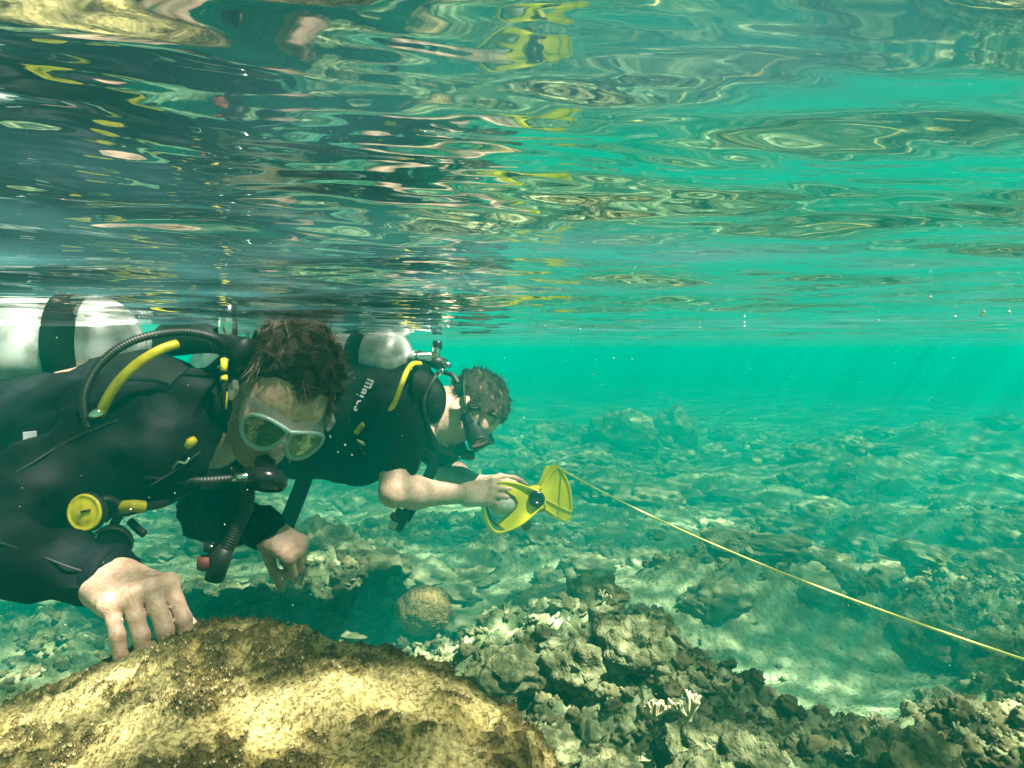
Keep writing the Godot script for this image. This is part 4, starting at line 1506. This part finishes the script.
func branching(c: Vector3, h: float, label: String, s: int) -> void:
	var rg := RandomNumberGenerator.new()
	rg.seed = s
	var st := st_new()
	for k in 11:
		var a := rg.randf() * TAU
		var tilt := rg.randf_range(0.1, 0.9)
		var d := Vector3(cos(a) * sin(tilt), cos(tilt), sin(a) * sin(tilt))
		var b := Vector3(cos(a), 0, sin(a)) * h * 0.12
		var m := b + d * h * 0.55
		var e := m + (d + Vector3.UP * 0.5 + Vector3(rg.randfn(), 0, rg.randfn()) * 0.3).normalized() * h * rg.randf_range(0.3, 0.6)
		tube(st, smooth_path([b - Vector3.UP * h * 0.2, b, m, e], 3), h * 0.075, 6)
		var f := m + (d.rotated(Vector3.UP, rg.randf_range(0.6, 1.4)) + Vector3.UP * 0.4).normalized() * h * 0.38
		tube(st, [m, m.lerp(f, 0.5), f], [h * 0.07, h * 0.065, h * 0.045], 6)
	var o := obj("branching_coral", done(st), M.pale_coral)
	o.position = c
	tag(o, label, "coral")

func make_rubble() -> void:
	var rg := RandomNumberGenerator.new()
	rg.seed = 77
	var bits := []
	for k in 4: bits.append(lump(500 + k * 5, 20, 13, 0.85, 2.0, 0.5, Color(1, 1, 1), Color(0.35, 0.36, 0.25)))
	for k in 2:                      # broken finger corals
		var st := st_new()
		tube(st, smooth_path([Vector3(-1.6, 0, 0), Vector3(-0.4, 0.25, 0.1), Vector3(0.6, 0.1, -0.1), Vector3(1.7, 0.3, 0.2)], 3), [0.4, 0.45, 0.42, 0.5, 0.44, 0.38, 0.42, 0.36, 0.3, 0.2], 7)
		tube(st, [Vector3(0.4, 0.1, 0), Vector3(0.9, 0.7, 0.4), Vector3(1.1, 1.2 + k * 0.3, 0.6)], [0.35, 0.33, 0.2], 6)
		bits.append(done(st))
	var where := []
	var tint := []
	for k in bits.size():
		where.append([])
		tint.append([])
	var made := 0
	while made < 15000:
		var z := -0.75 - 3.2 * pow(rg.randf(), 1.7)
		var x := rg.randf_range(-1.0, 1.15) * absf(z) + 0.1
		var f := floor_info(x, z)
		if rg.randf() > f.y * f.y + 0.03: continue
		made += 1
		var k := rg.randi_range(0, bits.size() - 1)
		var s := 0.006 + 0.020 * pow(rg.randf(), 3.0)
		if k >= 4: s *= 0.6
		var b := Basis.from_euler(Vector3(rg.randf_range(-0.6, 0.6), rg.randf() * TAU, rg.randf_range(-0.6, 0.6))).scaled_local(Vector3(s, s * rg.randf_range(0.5, 1.0), s))
		where[k].append(Transform3D(b, Vector3(x, f.x + s * 0.25, z)))
		var t := rg.randf_range(0.5, 1.25)
		tint[k].append((Color(0.27, 0.31, 0.18) if rg.randf() < 0.45 else Color(0.15, 0.155, 0.08)) * t)
	# low lumps of the reef on into the haze, too many and too far to tell apart
	var reef := lump(620, 40, 22, 0.40, 2.6, 0.5, Color(1, 1, 1), Color(0.30, 0.34, 0.22))
	var far_at := []
	var far_tint := []
	while far_at.size() < 420:
		var z := -2.4 - 5.5 * rg.randf()
		var x := rg.randf_range(-0.55, 1.0) * absf(z)
		var f := floor_info(x, z)
		if n_sand.get_noise_2d(x * 2.0 + 5.0, z * 2.0) < -0.02: continue
		var s := rg.randf_range(0.035, 0.11) * (0.6 + 0.12 * absf(z))
		var b := Basis.from_euler(Vector3(rg.randf_range(-0.3, 0.3), rg.randf() * TAU, 0)).scaled_local(Vector3(s * 1.3, s * rg.randf_range(0.4, 0.75), s))
		far_at.append(Transform3D(b, Vector3(x, f.x + s * 0.1, z)))
		far_tint.append(Color(0.26, 0.31, 0.18) * rg.randf_range(0.5, 1.2))
	scatter("far_reef_rubble", reef, far_at, far_tint, M.tinted).set_meta("label", "low broken reef running on into the haze")
	for k in bits.size():
		scatter("coral_rubble", bits[k], where[k], tint[k], M.tinted).set_meta("label", "loose rubble of broken dead coral on the sea floor")

func make_drift() -> void:
	# specks in the water and a few bubbles under the surface
	var rg := RandomNumberGenerator.new()
	rg.seed = 91
	var sm := SphereMesh.new()
	sm.radius = 1.0
	sm.height = 2.0
	sm.radial_segments = 8
	sm.rings = 4
	var where := []
	var tint := []
	for k in 500:
		var d := rg.randf_range(0.35, 3.5)
		var p := Vector3(rg.randf_range(-0.8, 0.8) * d, rg.randf_range(-0.5, 0.1) * d, -d)
		if p.y > SURFACE - 0.02: continue
		where.append(Transform3D(Basis().scaled(Vector3.ONE * rg.randf_range(0.0003, 0.0009) * (0.4 + 0.5 * d)), p))
		tint.append(Color(0.7, 0.75, 0.65))
	scatter("drifting_specks", sm, where, tint, M.tinted).set_meta("label", "fine pale specks drifting in the water")
	var ball := SphereMesh.new()
	ball.radius = 1.0
	ball.height = 2.0
	ball.radial_segments = 20
	ball.rings = 10
	for q in [[985, 240, 0.75, 5], [957, 252, 0.8, 4], [880, 264, 0.9, 3], [985, 278, 0.7, 5], [1012, 232, 0.7, 4], [700, 288, 1.2, 3], [745, 306, 1.1, 2], [580, 322, 1.3, 3], [935, 148, 0.5, 5], [640, 318, 1.0, 2], [345, 445, 1.0, 3], [338, 452, 1.02, 2], [352, 455, 1.0, 2], [330, 436, 1.03, 2]]:
		var p := at(q[0], q[1], q[2])
		p.y = minf(p.y, SURFACE - 0.006)
		var o := obj("air_bubble", ball, M.bubble)
		o.transform = Transform3D(Basis().scaled(Vector3.ONE * q[3] * q[2] / FOCAL * 0.36), p)
		tag(o, "tiny silvery air bubble in the water near the surface", "bubble", "air bubbles drifting up to the surface")

func make_materials() -> void:
	var fine := noise_tex(0.02, 5, 512, 6, 0.0, [[0.0, Color(0.55, 0.55, 0.5)], [0.5, Color(0.85, 0.85, 0.82)], [1.0, Color(1, 1, 1)]])
	var grit := noise_tex(0.03, 6, 512, 5, 6.0)
	var fm := mat(Color.WHITE, 0.95)
	fm.vertex_color_use_as_albedo = true
	fm.metallic_specular = 0.2
	M.floor = textured(fm, 3.0, fine, grit, 1.0, true)
	fm.heightmap_enabled = true
	fm.heightmap_texture = noise_tex(0.030, 7, 512, 3, 0.0, [[0.0, Color(1, 1, 1)], [1.0, Color(0, 0, 0)]], FastNoiseLite.TYPE_CELLULAR)
	fm.heightmap_scale = 1.2
	var rf := mat(Color.WHITE, 0.95)
	rf.vertex_color_use_as_albedo = true
	rf.metallic_specular = 0.2
	M.reef = textured(rf, 6.0, fine, grit, 1.0, true)
	rf.heightmap_enabled = true
	rf.heightmap_texture = fm.heightmap_texture
	rf.heightmap_scale = 0.8
	var bo := mat(Color.WHITE, 0.9)
	bo.vertex_color_use_as_albedo = true
	bo.metallic_specular = 0.25
	M.boulder = textured(bo, 9.0, noise_tex(0.03, 8, 512, 6, 0.0, [[0.0, Color(0.32, 0.29, 0.22)], [0.34, Color(0.66, 0.62, 0.53)], [0.50, Color(0.93, 0.91, 0.86)], [1.0, Color(1, 1, 1)]]), noise_tex(0.06, 9, 512, 5, 9.0), 1.4, true)
	var tn := mat(Color.WHITE, 0.95)
	tn.vertex_color_use_as_albedo = true
	tn.metallic_specular = 0.2
	M.tinted = tn
	var skin := mat(lin(0.66, 0.49, 0.40), 0.5)
	textured(skin, 14.0, noise_tex(0.012, 21, 512, 4, 0.0, [[0.0, Color(0.80, 0.68, 0.62)], [0.5, Color(0.95, 0.91, 0.89)], [1.0, Color(1, 1, 1)]]), noise_tex(0.05, 22, 512, 5, 5.0), 0.9)
	skin.subsurf_scatter_enabled = true
	skin.subsurf_scatter_strength = 0.12
	M.skin = skin
	var cloth := noise_tex(0.008, 41, 512, 5, 5.0)
	var suit := mat(lin(0.0025, 0.0040, 0.0085), 0.75)
	suit.metallic_specular = 0.25
	M.suit = textured(suit, 2.5, noise_tex(0.01, 42, 256, 4, 0.0, [[0.0, Color(0.6, 0.6, 0.6)], [1.0, Color(1, 1, 1)]]), cloth, 0.9)
	var vest := mat(lin(0.0035, 0.0045, 0.005), 0.75)
	vest.metallic_specular = 0.25
	M.vest = textured(vest, 3.0, noise_tex(0.02, 43, 256, 4, 0.0, [[0.0, Color(0.55, 0.55, 0.55)], [1.0, Color(1, 1, 1)]]), cloth, 1.0)
	M.webbing = mat(lin(0.007, 0.008, 0.009), 0.9)
	M.webbing.metallic_specular = 0.2
	M.seam = mat(lin(0.007, 0.008, 0.010), 0.8)
	M.rubber = mat(lin(0.012, 0.013, 0.014), 0.5)
	M.rubber_gloss = mat(lin(0.010, 0.011, 0.012), 0.22)
	M.chrome = mat(lin(0.75, 0.77, 0.78), 0.18, 1.0)
	var tk := mat(lin(0.50, 0.55, 0.54), 0.40, 0.35)
	M.tank = textured(tk, 4.0, noise_tex(0.02, 44, 256, 4, 0.0, [[0.0, Color(0.55, 0.55, 0.52)], [0.42, Color(0.86, 0.86, 0.85)], [0.6, Color(0.97, 0.97, 0.97)], [1.0, Color(1, 1, 1)]]))
	M.yellow = textured(mat(lin(0.72, 0.60, 0.02), 0.45), 12.0, noise_tex(0.02, 45, 256, 4, 0.0, [[0.0, Color(0.72, 0.72, 0.66)], [0.5, Color(0.96, 0.96, 0.94)], [1.0, Color(1, 1, 1)]]))
	var yp := mat(lin(0.88, 0.84, 0.02), 0.35)
	yp.backlight_enabled = true
	yp.backlight = lin(0.5, 0.5, 0.03)
	M.yellow_plastic = yp
	M.line = mat(lin(0.88, 0.86, 0.30), 0.5)
	M.red = mat(lin(0.16, 0.02, 0.015), 0.6)
	M.brown = mat(lin(0.22, 0.10, 0.03), 0.6)
	M.tag = mat(lin(0.55, 0.60, 0.50), 0.5)
	M.badge = mat(lin(0.35, 0.38, 0.40), 0.3, 0.4)
	M.print = mat(lin(0.45, 0.47, 0.47), 0.6)
	M.drum = mat(lin(0.50, 0.52, 0.46), 0.5)
	M.scrap = mat(lin(0.06, 0.07, 0.03), 0.9)
	M.pale_coral = mat(lin(0.36, 0.36, 0.22), 0.9)
	M.mask_rim = mat(lin(0.42, 0.60, 0.58), 0.2)
	M.mask_rim.backlight_enabled = true
	M.mask_rim.backlight = lin(0.5, 0.6, 0.6)
	var si := mat(lin(0.50, 0.58, 0.52), 0.35)
	si.transparency = BaseMaterial3D.TRANSPARENCY_ALPHA
	si.albedo_color.a = 0.28
	si.backlight_enabled = true
	si.backlight = lin(0.4, 0.4, 0.38)
	M.silicone = si
	M.strap = mat(lin(0.03, 0.035, 0.035), 0.5)
	M.lens = textured(mat(lin(0.38, 0.56, 0.42), 0.12, 0.85), 9.0, null, noise_tex(0.02, 51, 256, 3, 4.0), 0.5)
	M.lens_dark = mat(lin(0.02, 0.03, 0.03), 0.08)
	M.bubble = mat(lin(0.85, 0.9, 0.9), 0.08, 0.2)
	var hr := mat(Color.WHITE, 0.45)
	hr.vertex_color_use_as_albedo = true
	M.hair = hr
	M.hair_base = mat(lin(0.020, 0.011, 0.006), 0.9)

func _ready() -> void:
	rng.seed = 20
	var t0 := Time.get_ticks_msec()
	make_materials()
	make_waves()
	make_air()
	make_surface()
	make_floor()
	print("setting ", Time.get_ticks_msec() - t0)
	make_boulder()
	make_diver_near()
	print("near ", Time.get_ticks_msec() - t0)
	make_diver_far()
	make_reel()
	print("far ", Time.get_ticks_msec() - t0)
	make_corals()
	make_rubble()
	make_drift()
	print("all ", Time.get_ticks_msec() - t0)
